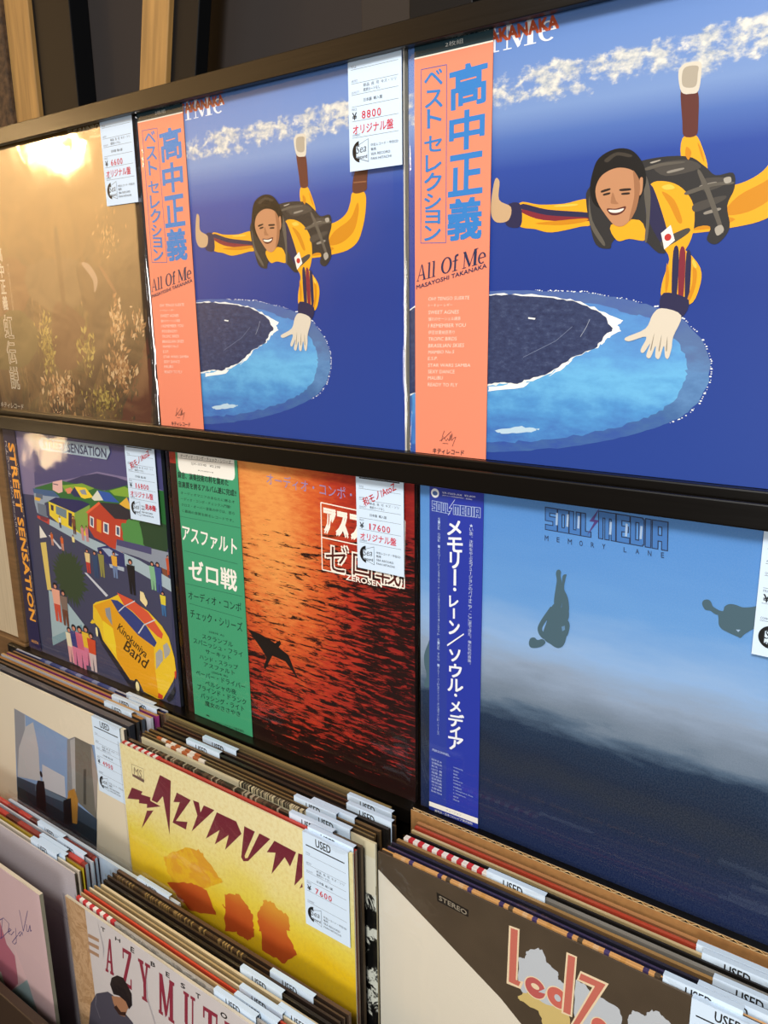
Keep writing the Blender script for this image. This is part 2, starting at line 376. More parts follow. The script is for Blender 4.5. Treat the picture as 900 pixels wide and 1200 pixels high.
# ------------------------------------------------------------------ shared pieces
TAGC = '#cadff4'
def tag_mesh(price, stamp=True, full=True, atoz=False, used=True, blank=False):
    b = MB(); b.box(0, 0.051, -0.0003, 0, -0.094, 0.0008, TAGC); b.yb = -0.0003; b.box(0, 0.051, -0.0003, 0.0042, 0.0008, 0.0011, TAGC)
    if used: b.tx('USED', 15, -8.4, 32, -0.8, '#141416', 0.02)
    b.rect(3.5, -11.6, 47, -10.4, '#1a1a1c')
    if not full: return b
    for z in (-20.5, -30.5, -38.5, -47, -57.5, -69.5): b.rect(3, z - 0.14, 48, z + 0.14, '#5b6570')
    for t, z, wd in (('TITLE', -19.6, 5), ('ARTIST', -29.6, 6), ('QUALITY', -37.8, 7.5), ('PRICE', -49.8, 5), ('COMMENT', -68.6, 8)):
        b.tx(t, 3.2, z, 3.2 + wd, z + 1.7, '#6a727c')
    b.tx('新品  良  可  キズ・ソリ', 15, -34, 46, -31.6, '#3c4248'); b.tx('歌詞カードなし', 15, -37.4, 31, -35, '#3c4248')
    b.tx('日本盤  輸入盤', 15, -44.5, 33, -42, '#3c4248')
    b.tx('¥', 3.6, -56.5, 8, -51.2, '#202226', 0.02)
    if price:
        for i, ch in enumerate(price): b.tx(ch, (14.2 if ch == '1' else 13) + i * 5.0, -56.6, (15.6 if ch == '1' else 16.6) + i * 5.0, -51, '#c2283a', 0.012)
    if stamp: b.tx('オリジナル盤', 4, -67, 43, -60.2, '#c8384a', 0.012)
    b.oval(11, -80, 8, 8, '#131416', a0=100, a1=262, n=14)
    b.poly([(6.6, -76), (19, -71.5), (19, -88.5), (6.6, -84.5)], '#5b6570'); b.poly([(7.0, -76.3), (18.7, -72.0), (18.7, -88.0), (7.0, -84.2)], TAGC)
    b.text('Sea', [(7.6, -75.6), (17.8, -74.6), (6.6, -81.6)], '#26282c'); b.tx('record', 7.6, -85.4, 17.6, -82.8, '#131416', 0.03)
    b.tx('中古レコード・中古CD', 21.5, -77.6, 47.5, -75.4, '#4a525a'); b.tx('販売', 21.5, -80.8, 26.5, -78.6, '#30363c')
    b.tx('SEA RECORD', 21.5, -84, 40, -82.2, '#4a525a'); b.tx('FAN HITACHI', 21.5, -87.4, 41, -85.6, '#4a525a')
    if atoz: b.text('和モノ/AtoZ', [(6.5, -29.5), (41, -10.5), (9.5, -36.5)], '#b8242c', 0.01)
    if atoz == 2: b.tx('見本盤', 28, -79.5, 46, -73, '#c2283a', 0.02)
    return b
def add_tag(parent, x, ztop, y, mesh): return link('price_tag', mesh, parent, (x, y, ztop))
_tm = {}
def tagm(*a, **k):
    key = (a, tuple(sorted(k.items())))
    if key not in _tm: o = tag_mesh(*a, **k).build('price_tag'); _tm[key] = o.data; bpy.data.objects.remove(o)
    return _tm[key]

def film_mesh(w_, h_, t, wavy=0.0004, lip=0.0, m=None, seed=1, nx=26, nz=20):
    """clear outer bag: front sheet, back lip and right-hand side, slightly wavy, with an open top edge"""
    r = random.Random(seed); b = MB(); m = m or FILM
    ph = [(r.uniform(8, 40), r.uniform(8, 40), r.uniform(0, 6.28)) for _ in range(5)]
    def P(i, j, back=False):
        x = w_ * i / nx; z = h_ * j / nz
        q = sum(math.sin(x * a * 3 + z * c * 3 + p_) for a, c, p_ in ph) / 5
        if j == nz: z += lip * (0.5 + 0.5 * math.sin(x * 90 + ph[0][2])) * (0.4 + 0.6 * abs(math.sin(x * 23 + ph[1][2])))
        if back: return (x, t + 0.0003 + abs(q) * wavy, z)
        return (x, -abs(q) * wavy - (0.0009 if j == nz and lip else 0), z)
    V = [[P(i, j) for j in range(nz + 1)] for i in range(nx + 1)]
    for i in range(nx):
        for j in range(nz): b.face([V[i][j], V[i + 1][j], V[i + 1][j + 1], V[i][j + 1]], '#ffffff', m)
    for j in range(nz):
        z0, z1 = h_ * j / nz, h_ * (j + 1) / nz; o0, o1 = (r.uniform(0.0005, 0.002) for _ in range(2))
        b.face([V[nx][j], (w_ + o0, t / 2, z0), (w_ + o0, t / 2, z1), V[nx][j + 1]], '#ffffff', m)
        b.face([V[0][j + 1], (-o1, t / 2, z1), (-o1, t / 2, z0), V[0][j]], '#ffffff', m)
    o = b.build('outer_bag'); me = o.data; bpy.data.objects.remove(o)
    import bmesh
    bm = bmesh.new(); bm.from_mesh(me); bmesh.ops.remove_doubles(bm, verts=bm.verts, dist=1e-6); bm.to_mesh(me); bm.free()
    for pl in me.polygons: pl.use_smooth = True
    return me

# hand-drawn serif capitals (unit boxes)
def ring(cx, cz, rx, rz, tx_, tz_, n=28):
    q = []
    for i in range(n):
        a, b_ = 2 * math.pi * i / n, 2 * math.pi * (i + 1) / n
        q.append([(cx + rx * math.cos(a), cz + rz * math.sin(a)), (cx + rx * math.cos(b_), cz + rz * math.sin(b_)),
                  (cx + (rx - tx_) * math.cos(b_), cz + (rz - tz_) * math.sin(b_)), (cx + (rx - tx_) * math.cos(a), cz + (rz - tz_) * math.sin(a))])
    return q
def R4(a, b_, c, d): return [(a, b_), (c, b_), (c, d), (a, d)]
SER = {
 'A': [[(.05, .03), (.11, .03), (.5, 1), (.44, 1)], [(.44, 1), (.54, 1), (.92, .03), (.72, .03)], R4(.24, .32, .7, .37), R4(-.03, 0, .24, .04), R4(.6, 0, 1.03, .04)],
 'l': [R4(.3, 0, .7, 1), R4(0, 0, 1, .04), R4(.05, .96, .3, 1)],
 'O': ring(.5, .5, .5, .5, .2, .06),
 'f': [R4(.3, 0, .6, .85), R4(0, 0, .9, .04), R4(0, .6, .9, .66), [(.3, .85), (.6, .85), (.95, .9), (.95, 1), (.6, 1), (.35, .94)]],
 'M': [R4(.1, .03, .15, 1), [(.02, 1), (.2, 1), (.56, .1), (.46, 0)], [(.46, 0), (.52, .04), (.84, 1), (.78, 1)], R4(.76, .03, .94, 1), R4(0, 0, .27, .04), R4(.66, 0, 1.03, .04), R4(.76, .96, 1.03, 1)],
 'e': ring(.5, .33, .5, .34, .22, .06)[:24] + [R4(.15, .33, .92, .38)],
}
SLAB = {
 'A': [[(.08, .08), (.26, .08), (.58, 1), (.42, 1)], [(.42, 1), (.62, 1), (.95, .08), (.68, .08)], R4(.25, .3, .75, .37), R4(-.02, 0, .36, .08), R4(.58, 0, 1.04, .08)],
 'Z': [R4(.05, .9, .98, 1), [(.68, .9), (.98, .9), (.34, .1), (.02, .1)], R4(.02, 0, .98, .1), R4(.05, .72, .16, .9), R4(.86, .1, .98, .28)],
 'Y': [[(.06, .95), (.34, .95), (.62, .45), (.38, .45)], [(.66, .95), (.82, .95), (.62, .45), (.48, .45)], R4(.38, .06, .62, .46), R4(.24, 0, .76, .08), R4(-.02, .92, .44, 1), R4(.58, .92, 1.0, 1)],
 'M': [R4(.06, .06, .2, 1), [(.04, 1), (.26, 1), (.56, .2), (.44, 0)], [(.44, 0), (.56, .1), (.86, 1), (.74, 1)], R4(.72, .06, .94, 1), R4(0, 0, .28, .08), R4(.64, 0, 1.02, .08), R4(.7, .92, 1.02, 1)],
 'U': [R4(.08, .2, .34, .94), R4(.7, .2, .82, .94), [(.08, .2), (.34, .2), (.44, .09), (.62, .09), (.7, .2), (.82, .2), (.7, 0), (.26, 0)], R4(-.02, .92, .44, 1), R4(.58, .92, .96, 1)],
 'T': [R4(.36, .06, .62, .94), R4(.2, 0, .78, .08), R4(0, .9, 1, 1), R4(0, .7, .1, .92), R4(.9, .7, 1, .92)],
 'H': [R4(.08, .06, .3, .94), R4(.7, .06, .92, .94), R4(.3, .46, .7, .54), R4(0, 0, .4, .08), R4(.6, 0, 1, .08), R4(0, .92, .4, 1), R4(.6, .92, 1, 1)],
}
def letters(b, font, word, c3, col, widths, gap=.12):
    """word in a drawn font over the patch top-left, top-right, bottom-left (mm)"""
    (ax, az), (bx, bz), (cx, cz) = c3; tot = sum(widths) + gap * (len(word) - 1); u = 0
    for ch, wd in zip(word, widths):
        for q in font.get(ch, []):
            pts = []
            for (px, pz) in q:
                uu = (u + px * wd) / tot; pts.append((cx + (bx - ax) * uu + (ax - cx) * pz, cz + (bz - az) * uu + (az - cz) * pz))
            b.poly(pts, col); b.lay -= 0.33
        u += wd + gap
    b.lay += 1
BLK = {'S': [R4(0, .8, 1, 1), R4(0, .42, .32, 1), R4(0, .42, 1, .6), R4(.68, 0, 1, .6), R4(0, 0, 1, .2)], 'O': [R4(0, 0, .34, 1), R4(.66, 0, 1, 1), R4(0, .82, 1, 1), R4(0, 0, 1, .18)],
 'U': [R4(0, 0, .34, 1), R4(.66, 0, 1, 1), R4(0, 0, 1, .18)], 'L': [R4(0, 0, .4, 1), R4(0, 0, 1, .2)], 'M': [R4(0, 0, .22, 1), R4(.39, 0, .61, 1), R4(.78, 0, 1, 1), R4(0, .8, 1, 1)],
 'E': [R4(0, 0, .36, 1), R4(0, .82, 1, 1), R4(0, .41, .9, .59), R4(0, 0, 1, .18)], 'D': [R4(0, 0, .34, 1), R4(.66, .05, 1, .95), R4(0, .84, .9, 1), R4(0, 0, .9, .16)], 'I': [R4(.1, 0, .9, 1)], 'A': [R4(0, 0, .34, 1), R4(.66, 0, 1, 1), R4(0, .82, 1, 1), R4(0, .3, 1, .48)]}
def block(b, word, c3, edge, fill, e, widths):
    for col, g in ((edge, e), (fill, -e * .1)):
        for k_ in ([(-g, -g), (g, -g), (-g, g), (g, g)] if g > 0 else [(0, 0)]):
            letters(b, BLK, word, [(x + k_[0], z + k_[1]) for x, z in c3], col, widths, .12)
def jag(pts, amp, r, sub=6):
    out = []
    for a, b_ in zip(pts, pts[1:] + pts[:1]):
        for i in range(sub):
            t = i / sub; k = 0 if i == 0 else amp
            out.append((a[0] + (b_[0] - a[0]) * t + r.uniform(-k, k), a[1] + (b_[1] - a[1]) * t + r.uniform(-k, k)))
    return out

# ------------------------------------------------------------------ display sleeve: skydiver over an atoll (two copies)
def sky_cover():
    r = random.Random(3); b = MB(); b.box(0, 0.315, 0, 0.0045, 0, 0.315, '#2b479c', side='#d8d6cc', front=SKY)
    b.box(0.3135, 0.315, -0.0001, 0.0046, 0.0, 0.315, '#c9c7c0'); b.lay = 2
    lag = [(-13.0,46.9),(15.3,115.5),(69.9,127.1),(109.8,126.4),(146.9,124.4),(179.0,118.6),(201.2,112.5),(217.6,103.8),(228.7,92.2),(234.3,79.4),(234.6,66.4),(229.3,52.9),(219.5,42.9),(201.1,33.4),(173.1,23.6),(136.6,14.7),(103.8,9.4),(72.3,5.9),(15.3,-1.9),(-13.5,-2.8)]
    b.poly(jag(lag, .5, r), '#5fa0d6', LAGOON)
    cxz = [(111.8,70.6)][0]
    b.poly(jag([(cxz[0] + (x - cxz[0]) * .88, cxz[1] + (z - cxz[1]) * .88) for x, z in lag], 1.2, r), '#5fa0d6', LAGOON2)
    fo = [(109.8,126.7),(146.9,124.9),(178.9,119.1),(201.1,113.2),(217.5,105.1),(229.2,93.2),(235.3,79.4),(235.4,65.9),(230.1,52.2),(219.6,41.6),(210.5,37.7)]
    for a, c in zip(fo, fo[1:]):
        L = math.hypot(c[0] - a[0], c[1] - a[1]); n = max(2, int(L / 1.6))
        for i in range(n):
            if r.random() < .2: continue
            t = i / n; x, z = a[0] + (c[0] - a[0]) * t + r.uniform(-.4, .4), a[1] + (c[1] - a[1]) * t + r.uniform(-.4, .4); s = r.uniform(.3, .85)
            b.oval(x, z, s * 1.1, s * .7, '#dfe6ea', n=6); b.lay -= .34
    b.lay += 1
    isl = [(-12.3,112.6),(30.4,122.9),(69.9,124.5),(93.6,124.8),(125.8,121.8),(144.2,118.4),(162.3,110.8),(171.4,103.9),(171.1,98.5),(163.4,91.6),(158.4,86.6),(143.0,80.9),(134.0,74.2),(121.6,67.4),(106.2,61.5),(98.9,58.2),(85.3,58.9),(71.3,56.5),(30.8,50.6),(-13.0,45.2)]
    b.poly(jag(isl, .9, r, 5), '#e6e9e6')
    b.poly(jag([(x * .985 - .3, z + (1.2 if z < 62 else -.6)) for x, z in isl], .6, r, 5), '#2b3558', ISLAND)
    for q in ([(162.3,110.8),(175.5,105.3),(171.5,102.0),(174.5,98.2),(166.7,94.4),(160.0,89.4),(163.2,95.5),(169.3,99.3),(165.1,103.1)], [(140.1,77.8),(134.1,72.4),(121.7,65.6),(132.4,75.3)], [(107.5,61.0),(102.3,57.1),(72.8,52.8),(73.4,56.5),(95.5,59.3)]):
        b.poly(jag(q, .5, r, 4), '#eef0ec')
    for q in ([(104.6,107.9),(110.5,107.3),(109.9,106.2),(104.7,106.8)],): b.poly(q, '#e6e9e6')
    b.line([(151.7,106.2),(149.6,101.2),(145.4,94.3)], .35, '#9aa4b4'); b.line([(101.6,79.2),(127.0,91.3),(139.0,101.2)], .25, '#7a86a0')
    b.poly(jag([(79.1,23.1),(99.8,27.7),(116.6,27.4),(110.1,24.1),(86.2,21.1)], .7, r), '#b4cfe0')
    # title behind the paper strip
    letters(b, SER, 'fMe', [(67.9,305.8),(119.6,305.9),(68.2,287.7)], '#dfe5ee', (.4, 1.05, .6), .1); b.text('TAKANAKA', [(61.8,301.8),(119.5,302.1),(62.9,293.9)], '#b04a28', 0.05)
    # generic parachutist in a yellow suit
    Y, YS, N, RD, DK, SK = '#e6a51c', '#c98512', '#252448', '#7d2433', '#2b2a2a', '#b9855f'
    P_ = lambda q, c: b.spoly(q, c)
    P_([(206.7,215.6),(214.5,216.9),(220.2,206.9),(223.4,196.7),(219.5,194.1),(207.7,202.5)], Y)
    P_([(203.6,243.5),(207.3,240.6),(214.1,241.4),(215.7,223.7),(215.0,216.4),(207.6,216.9),(205.9,226.0)], '#5a2a22')
    P_([(201.5,253.0),(203.6,257.6),(208.9,258.5),(214.5,257.4),(215.4,252.0),(214.5,241.8),(210.2,240.6),(204.2,242.5)], '#cfc8b8')
    P_([(203.9,253.0),(206.1,256.3),(213.0,255.6),(213.3,251.5),(212.4,244.4),(205.0,245.6)], '#a89f8e')
    P_([(207.0,181.0),(221.8,183.9),(243.1,185.8),(255.7,191.7),(260.6,200.0),(262.8,207.2),(270.8,208.5),(276.6,204.5),(276.0,191.4),(272.7,179.2),(267.2,169.1),(256.2,163.1),(238.7,160.4),(222.5,159.0),(207.9,159.7),(198.9,168.2)], Y)
    P_([(242.8,178.7),(260.3,187.6),(267.9,199.4),(269.1,191.9),(263.4,177.3),(249.5,169.1),(235.5,168.8)], YS); P_([(213.6,164.8),(228.3,168.2),(242.4,165.3),(228.0,160.9),(213.5,161.1)], YS)
    P_([(265.1,241.0),(274.9,240.8),(279.5,232.2),(278.2,215.5),(276.7,207.9),(264.2,207.1),(263.8,216.9),(266.7,226.4)], '#5a3024'); b.line([(264.4,214.9),(277.5,214.6)], .9, '#8a5a40')
    P_([(95.0,187.0),(110.9,184.6),(129.3,183.7),(147.4,184.7),(149.4,169.5),(141.9,167.9),(120.9,165.5),(108.3,168.5),(94.8,172.2)], Y)
    P_([(98.2,186.2),(117.2,180.9),(147.9,176.4),(148.0,173.2),(117.4,177.1),(97.7,182.4)], N); P_([(98.4,182.4),(117.4,177.1),(148.0,173.2),(148.1,171.1),(114.4,174.1),(97.8,180.2)], RD)
    P_([(84.7,185.7),(95.7,186.4),(96.8,171.5),(85.0,172.9)], N)
    P_([(72.6,191.1),(75.3,204.7),(79.0,202.7),(78.9,190.6),(88.6,184.8),(86.9,176.1),(77.7,175.1),(72.8,180.5)], '#c2a27c')
    P_([(145.5,182.3),(146.0,191.3),(157.5,199.2),(184.3,205.8),(210.0,205.0),(221.6,197.9),(228.6,192.0),(238.8,192.3),(240.3,183.4),(236.9,173.6),(239.4,160.3),(232.7,151.6),(226.3,154.4),(227.7,162.1),(217.0,161.3),(200.1,147.4),(187.6,155.7),(176.1,164.5),(165.5,157.0),(163.5,152.4),(153.6,155.6),(148.2,170.4)], DK)
    P_([(188.5,190.6),(198.3,191.4),(208.9,186.3),(216.7,175.2),(217.5,158.8),(211.8,147.3),(202.5,149.8),(194.7,160.8),(187.4,178.8)], Y)
    P_([(188.5,190.6),(197.0,173.1),(203.6,152.7),(198.4,153.0),(186.4,173.9)], N)
    P_([(163.5,167.5),(182.7,169.2),(187.5,156.7),(176.6,157.9),(168.3,157.3)], Y)
    for q in ([(189.8,202.0),(210.1,202.9),(219.2,197.2),(198.1,194.6)], [(221.0,190.4),(235.5,189.9),(235.8,186.6),(222.8,183.1)], [(217.1,176.4),(234.0,179.7),(234.2,176.9),(218.5,171.4)], [(198.2,155.6),(213.2,162.1),(214.7,159.0),(201.1,151.4)]): P_(q, '#45413c')
    for q in ([(199.2,197.4),(208.0,198.4),(208.6,197.4),(199.8,196.1)], [(223.7,171.0),(232.1,172.8),(232.7,171.3),(224.4,169.5)], [(220.0,186.9),(228.4,188.2),(228.8,187.3),(220.4,185.7)]): P_(q, '#8b857a')
    P_([(200.1,151.4),(211.5,150.3),(223.6,137.8),(224.1,125.3),(218.3,114.8),(201.8,118.7),(200.1,128.5),(203.8,143.7)], Y)
    P_([(206.0,148.6),(209.6,148.4),(210.2,119.3),(207.1,119.4)], N); P_([(210.1,148.4),(213.8,147.2),(214.4,118.4),(211.3,119.0)], RD); P_([(214.4,146.7),(217.6,144.5),(218.1,117.9),(215.5,118.4)], N)
    for q in ([(108.2,172.4),(129.7,173.0),(146.0,172.9),(144.7,170.9),(126.8,170.0)], [(196.1,185.5),(204.3,179.9),(210.3,167.2),(207.8,166.1),(201.9,176.4)], [(209.6,210.5),(212.8,207.3),(211.6,202.7),(209.4,205.8)], [(216.3,212.1),(219.1,207.5),(221.1,200.7),(218.9,204.7)], [(219.1,138.0),(221.8,135.4),(221.5,125.9),(218.6,117.3),(217.0,117.9),(219.4,128.0)], [(202.4,141.2),(204.5,133.5),(203.6,123.3),(202.4,125.9)]): P_(q, YS)
    for q in ([(195.9,188.5),(201.0,189.4),(204.3,186.7),(198.7,186.2)], [(123.2,183.1),(138.2,182.9),(137.7,181.6),(124.5,181.9)], [(219.2,143.0),(221.5,138.9),(220.6,137.4),(218.4,141.0)]): P_(q, '#f2c04a')
    for q in ([(184.6,200.8),(194.9,202.6),(207.7,202.2),(208.3,201.2),(195.1,200.7),(185.8,199.2)], [(219.4,195.3),(226.5,182.7),(235.6,160.6),(233.7,159.7),(224.2,180.6),(217.7,194.5)], [(211.6,184.1),(226.1,187.5),(238.5,187.3),(238.7,185.8),(227.2,185.5),(212.7,182.1)], [(184.9,196.4),(188.8,186.2),(189.4,168.7),(188.6,156.1),(187.0,156.7),(187.1,171.4),(184.5,186.6)], [(147.3,187.3),(150.4,171.5),(159.8,156.8),(158.2,155.3),(148.8,169.0)]): P_(q, '#5a554c')
    for q in ([(187.6,203.9),(193.8,204.7),(193.3,204.0),(188.7,203.1)], [(230.7,160.9),(234.4,162.6),(236.2,159.1),(232.5,156.4)], [(233.6,189.6),(237.3,190.2),(238.1,187.3),(234.8,186.7)]): P_(q, '#a29c90')
    b.poly([(197.4,160.1),(203.3,164.7),(206.6,155.1),(200.2,149.9)], '#e8e4dc'); b.oval(*(lambda q: (q[0][0], q[0][1]))([(202.0,157.3)]), 2.2, 2.2, '#b8302c')
    P_([(201.8,122.8),(218.1,117.9),(213.7,106.6),(200.7,111.4)], N)
    P_([(201.2,113.0),(214.1,108.2),(209.9,94.7),(209.4,87.3),(207.7,80.6),(205.5,81.9),(204.2,88.8),(201.8,80.5),(199.0,81.8),(198.8,88.7),(195.8,80.9),(192.9,82.2),(195.1,90.3),(191.1,84.1),(188.8,85.9),(192.1,94.6),(180.6,91.5),(177.9,93.9),(191.2,99.9),(195.5,109.1)], '#d3cab8')
    for q in ([(197.4,97.2),(195.4,86.6),(196.2,86.6)], [(202.3,96.2),(200.9,86.1),(201.7,86.1)], [(206.1,95.2),(205.7,86.2),(206.5,86.2)]): P_(q, '#8d8474')
    P_([(148.9,201.3),(153.0,210.2),(163.6,214.5),(174.5,212.7),(182.3,204.5),(185.6,193.9),(183.0,184.2),(175.6,173.5),(164.4,175.6),(152.3,180.5),(147.8,189.9)], '#0b0907')
    P_([(157.0,208.8),(165.1,212.4),(175.0,209.7),(173.5,208.4),(165.2,210.4),(159.3,207.0)], '#3a342c'); P_([(151.7,191.6),(155.8,199.3),(165.6,202.8),(176.1,200.2),(181.4,192.8),(181.5,182.8),(178.9,173.2),(172.7,166.6),(166.0,167.3),(158.8,175.0),(153.3,183.2)], SK)
    P_([(181.3,194.3),(183.4,194.6),(183.4,186.6),(181.4,184.8)], SK)
    for q in ([(155.8,189.7),(161.3,190.7),(161.7,189.6),(156.1,188.4)], [(168.6,189.5),(175.2,189.4),(175.5,188.1),(169.0,188.2)], [(157.3,187.5),(161.8,188.1),(161.5,186.9),(157.6,186.4)], [(169.9,186.9),(174.8,186.9),(174.9,185.7),(170.2,185.8)]): P_(q, '#2a1c14')
    P_([(163.7,187.9),(166.2,182.6),(168.0,180.4),(163.6,180.8),(162.6,182.4)], '#a06f4c')
    P_([(160.3,178.0),(166.5,177.5),(173.1,178.5),(171.7,175.1),(167.3,173.4),(162.8,174.2)], '#5c2a20'); P_([(161.5,177.1),(167.1,176.7),(171.8,177.3),(170.5,175.7),(167.2,174.9),(163.0,175.5)], '#e9e2d6')
    P_([(176.7,200.2),(181.4,192.8),(181.5,182.8),(178.9,173.2),(175.8,169.7),(178.3,183.1),(177.6,193.2)], '#9a6a48')
    return b
def sky_obi():
    b = MB(); OR, BL, NV = '#ea896c', '#2f7cc4', '#232f52'
    q = [(7.0,294.7),(72.9,295.1)]; zt = q[0][1]
    b.box(0.0065, 0.0725, -0.0004, 0, 0.0, 0.315, OR); b.yb = -0.0004
    b.rect(6.5, zt, 72.5, 315, '#26404a'); b.rect(6.5, zt - .4, 72.5, zt + .6, '#e8e2d4')
    b.text('MKA 9005-6 STEREO ¥4,000', [(12.6,305.3),(69.2,304.3),(12.6,302.9)], '#d8dcd8'); b.text('2枚組', [(33.2,301.0),(48.4,300.9),(33.3,297.8)], '#d8dcd8')
    for ch, q in zip('高中正義', ([(37.8,282.6),(67.7,284.2),(38.0,255.5)], [(38.0,252.8),(66.3,253.4),(37.7,227.6)], [(37.7,223.6),(65.5,224.3),(37.2,196.3)], [(37.3,193.4),(65.4,193.6),(36.8,165.2)])):
        b.text(ch, q, BL, 0.03); b.text(ch, [(x, z) for x, z in q], BL, 0.015)
    fr = [(12.7,286.6),(34.8,286.2),(34.9,163.5),(12.0,164.5)]; b.line(fr + fr[:1], .5, '#3a62a8')
    for ch, q in zip('ベストセレクション', ([(15.5,284.9),(31.1,284.4),(15.5,274.5)], [(16.2,271.6),(31.2,270.4),(16.2,260.0)], [(18.0,258.6),(30.3,257.6),(18.1,245.9)], [(15.5,240.5),(30.8,239.3),(15.5,229.9)], [(16.6,227.1),(30.5,226.1),(16.6,215.5)], [(15.5,214.7),(30.6,213.8),(15.5,202.1)], [(15.5,200.0),(30.3,199.3),(15.5,189.0)], [(16.2,188.1),(29.6,187.3),(16.2,178.5)], [(15.5,177.0),(30.1,176.3),(15.4,166.1)])):
        b.text(ch, q, BL, 0.02)
    letters(b, SER, 'All Of Me', [(9.0,147.8),(70.2,159.6),(8.3,135.8)], NV, (.72, .3, .3, .3, .8, .42, .2, 1.05, .55), .05)
    b.text('MASAYOSHI TAKANAKA', [(7.9,133.0),(70.5,147.0),(7.9,129.9)], NV, 0.02)
    for t, q in (('OH! TENGO SUERTE', [(19.4,123.7),(56.4,124.0),(19.1,121.1)]), ('トーキョー レギー', [(19.4,118.7),(41.4,118.9),(19.1,116.4)]), ('SWEET AGNES', [(19.4,113.6),(47.2,113.8),(19.1,110.8)]),
                 ('憧れのセーシェル諸島', [(19.4,108.5),(48.8,108.9),(19.1,105.7)]), ('I REMEMBER YOU', [(19.4,103.4),(53.4,103.9),(19.1,100.6)]), ('伊豆甘夏納豆売り', [(19.4,98.3),(43.6,98.6),(19.1,95.4)]), ('TROPIC BIRDS', [(19.4,93.1),(45.6,93.7),(19.1,90.3)]),
                 ('BRASILIAN SKIES', [(19.5,88.0),(52.3,88.8),(19.1,85.1)]), ('MAMBO No.5', [(19.5,82.8),(43.4,83.6),(19.1,80.2)]), ('E.S.P.', [(19.1,77.8),(28.2,78.2),(18.9,75.2)]), ('STAR WARS SAMBA', [(19.1,72.6),(58.1,73.6),(18.9,70.0)]),
                 ('SEXY DANCE', [(19.1,67.7),(43.9,68.4),(19.0,64.9)]), ('MALIBU', [(19.1,62.7),(33.1,63.2),(18.8,59.9)]), ('READY TO FLY', [(19.0,57.4),(46.7,58.2),(18.8,54.6)])):
        b.text(t, q, '#f8dccb', -0.005)
    b.line([(30.2,11.3),(35.5,14.7),(41.0,19.9)], .35, '#3a3038'); b.line([(34.7,20.0),(33.0,16.0),(32.0,11.0)], .35, '#3a3038'); b.line([(33.4,15.4),(36.4,11.8),(37.9,14.0),(39.0,12.0),(40.6,17.5),(40.0,12.4),(42.0,18.5),(41.4,12.5),(43.4,14.7),(45.5,15.8),(42.1,7.8)], .3, '#3a3038'); b.line([(33.0,9.7),(38.3,9.8)], .3, '#3a3038')
    b.text('キティレコード', [(23.9,5.0),(53.1,5.7),(23.5,0.7)], '#2e2a36', 0.012)
    return b
GW = 'sleeves on the upper ledge'
filmA = film_mesh(0.322, 0.318, 0.005, seed=2, wavy=0.0009, m=FILM)
t = thing('record_sleeve', 'blue skydiver sleeve with orange paper strip, at the right of the upper ledge', 'record', (0.3165, 0.0, 0.0), GW)
cv = sky_cover().build('cover', t); ob = sky_obi().build('paper_strip', t); ob['label'] = 'orange paper strip'; ob.location.y = -0.0012
link('outer_bag', filmA, t, (-0.003, -0.0028, 0))
t2 = thing('record_sleeve', 'blue skydiver sleeve with orange paper strip and 8800 price tag, mid upper ledge', 'record', (-0.002, 0.0, 0.0), GW)
link('cover', cv.data, t2); q = link('paper_strip', ob.data, t2, (-0.0055, -0.0012, 0)); q['label'] = 'orange paper strip'
link('outer_bag', film_mesh(0.322, 0.318, 0.005, seed=5, wavy=0.0012, m=FILM), t2, (-0.004, -0.0028, 0))
add_tag(t2, 0.2645, 0.3165, -0.0043, tagm('8800'))

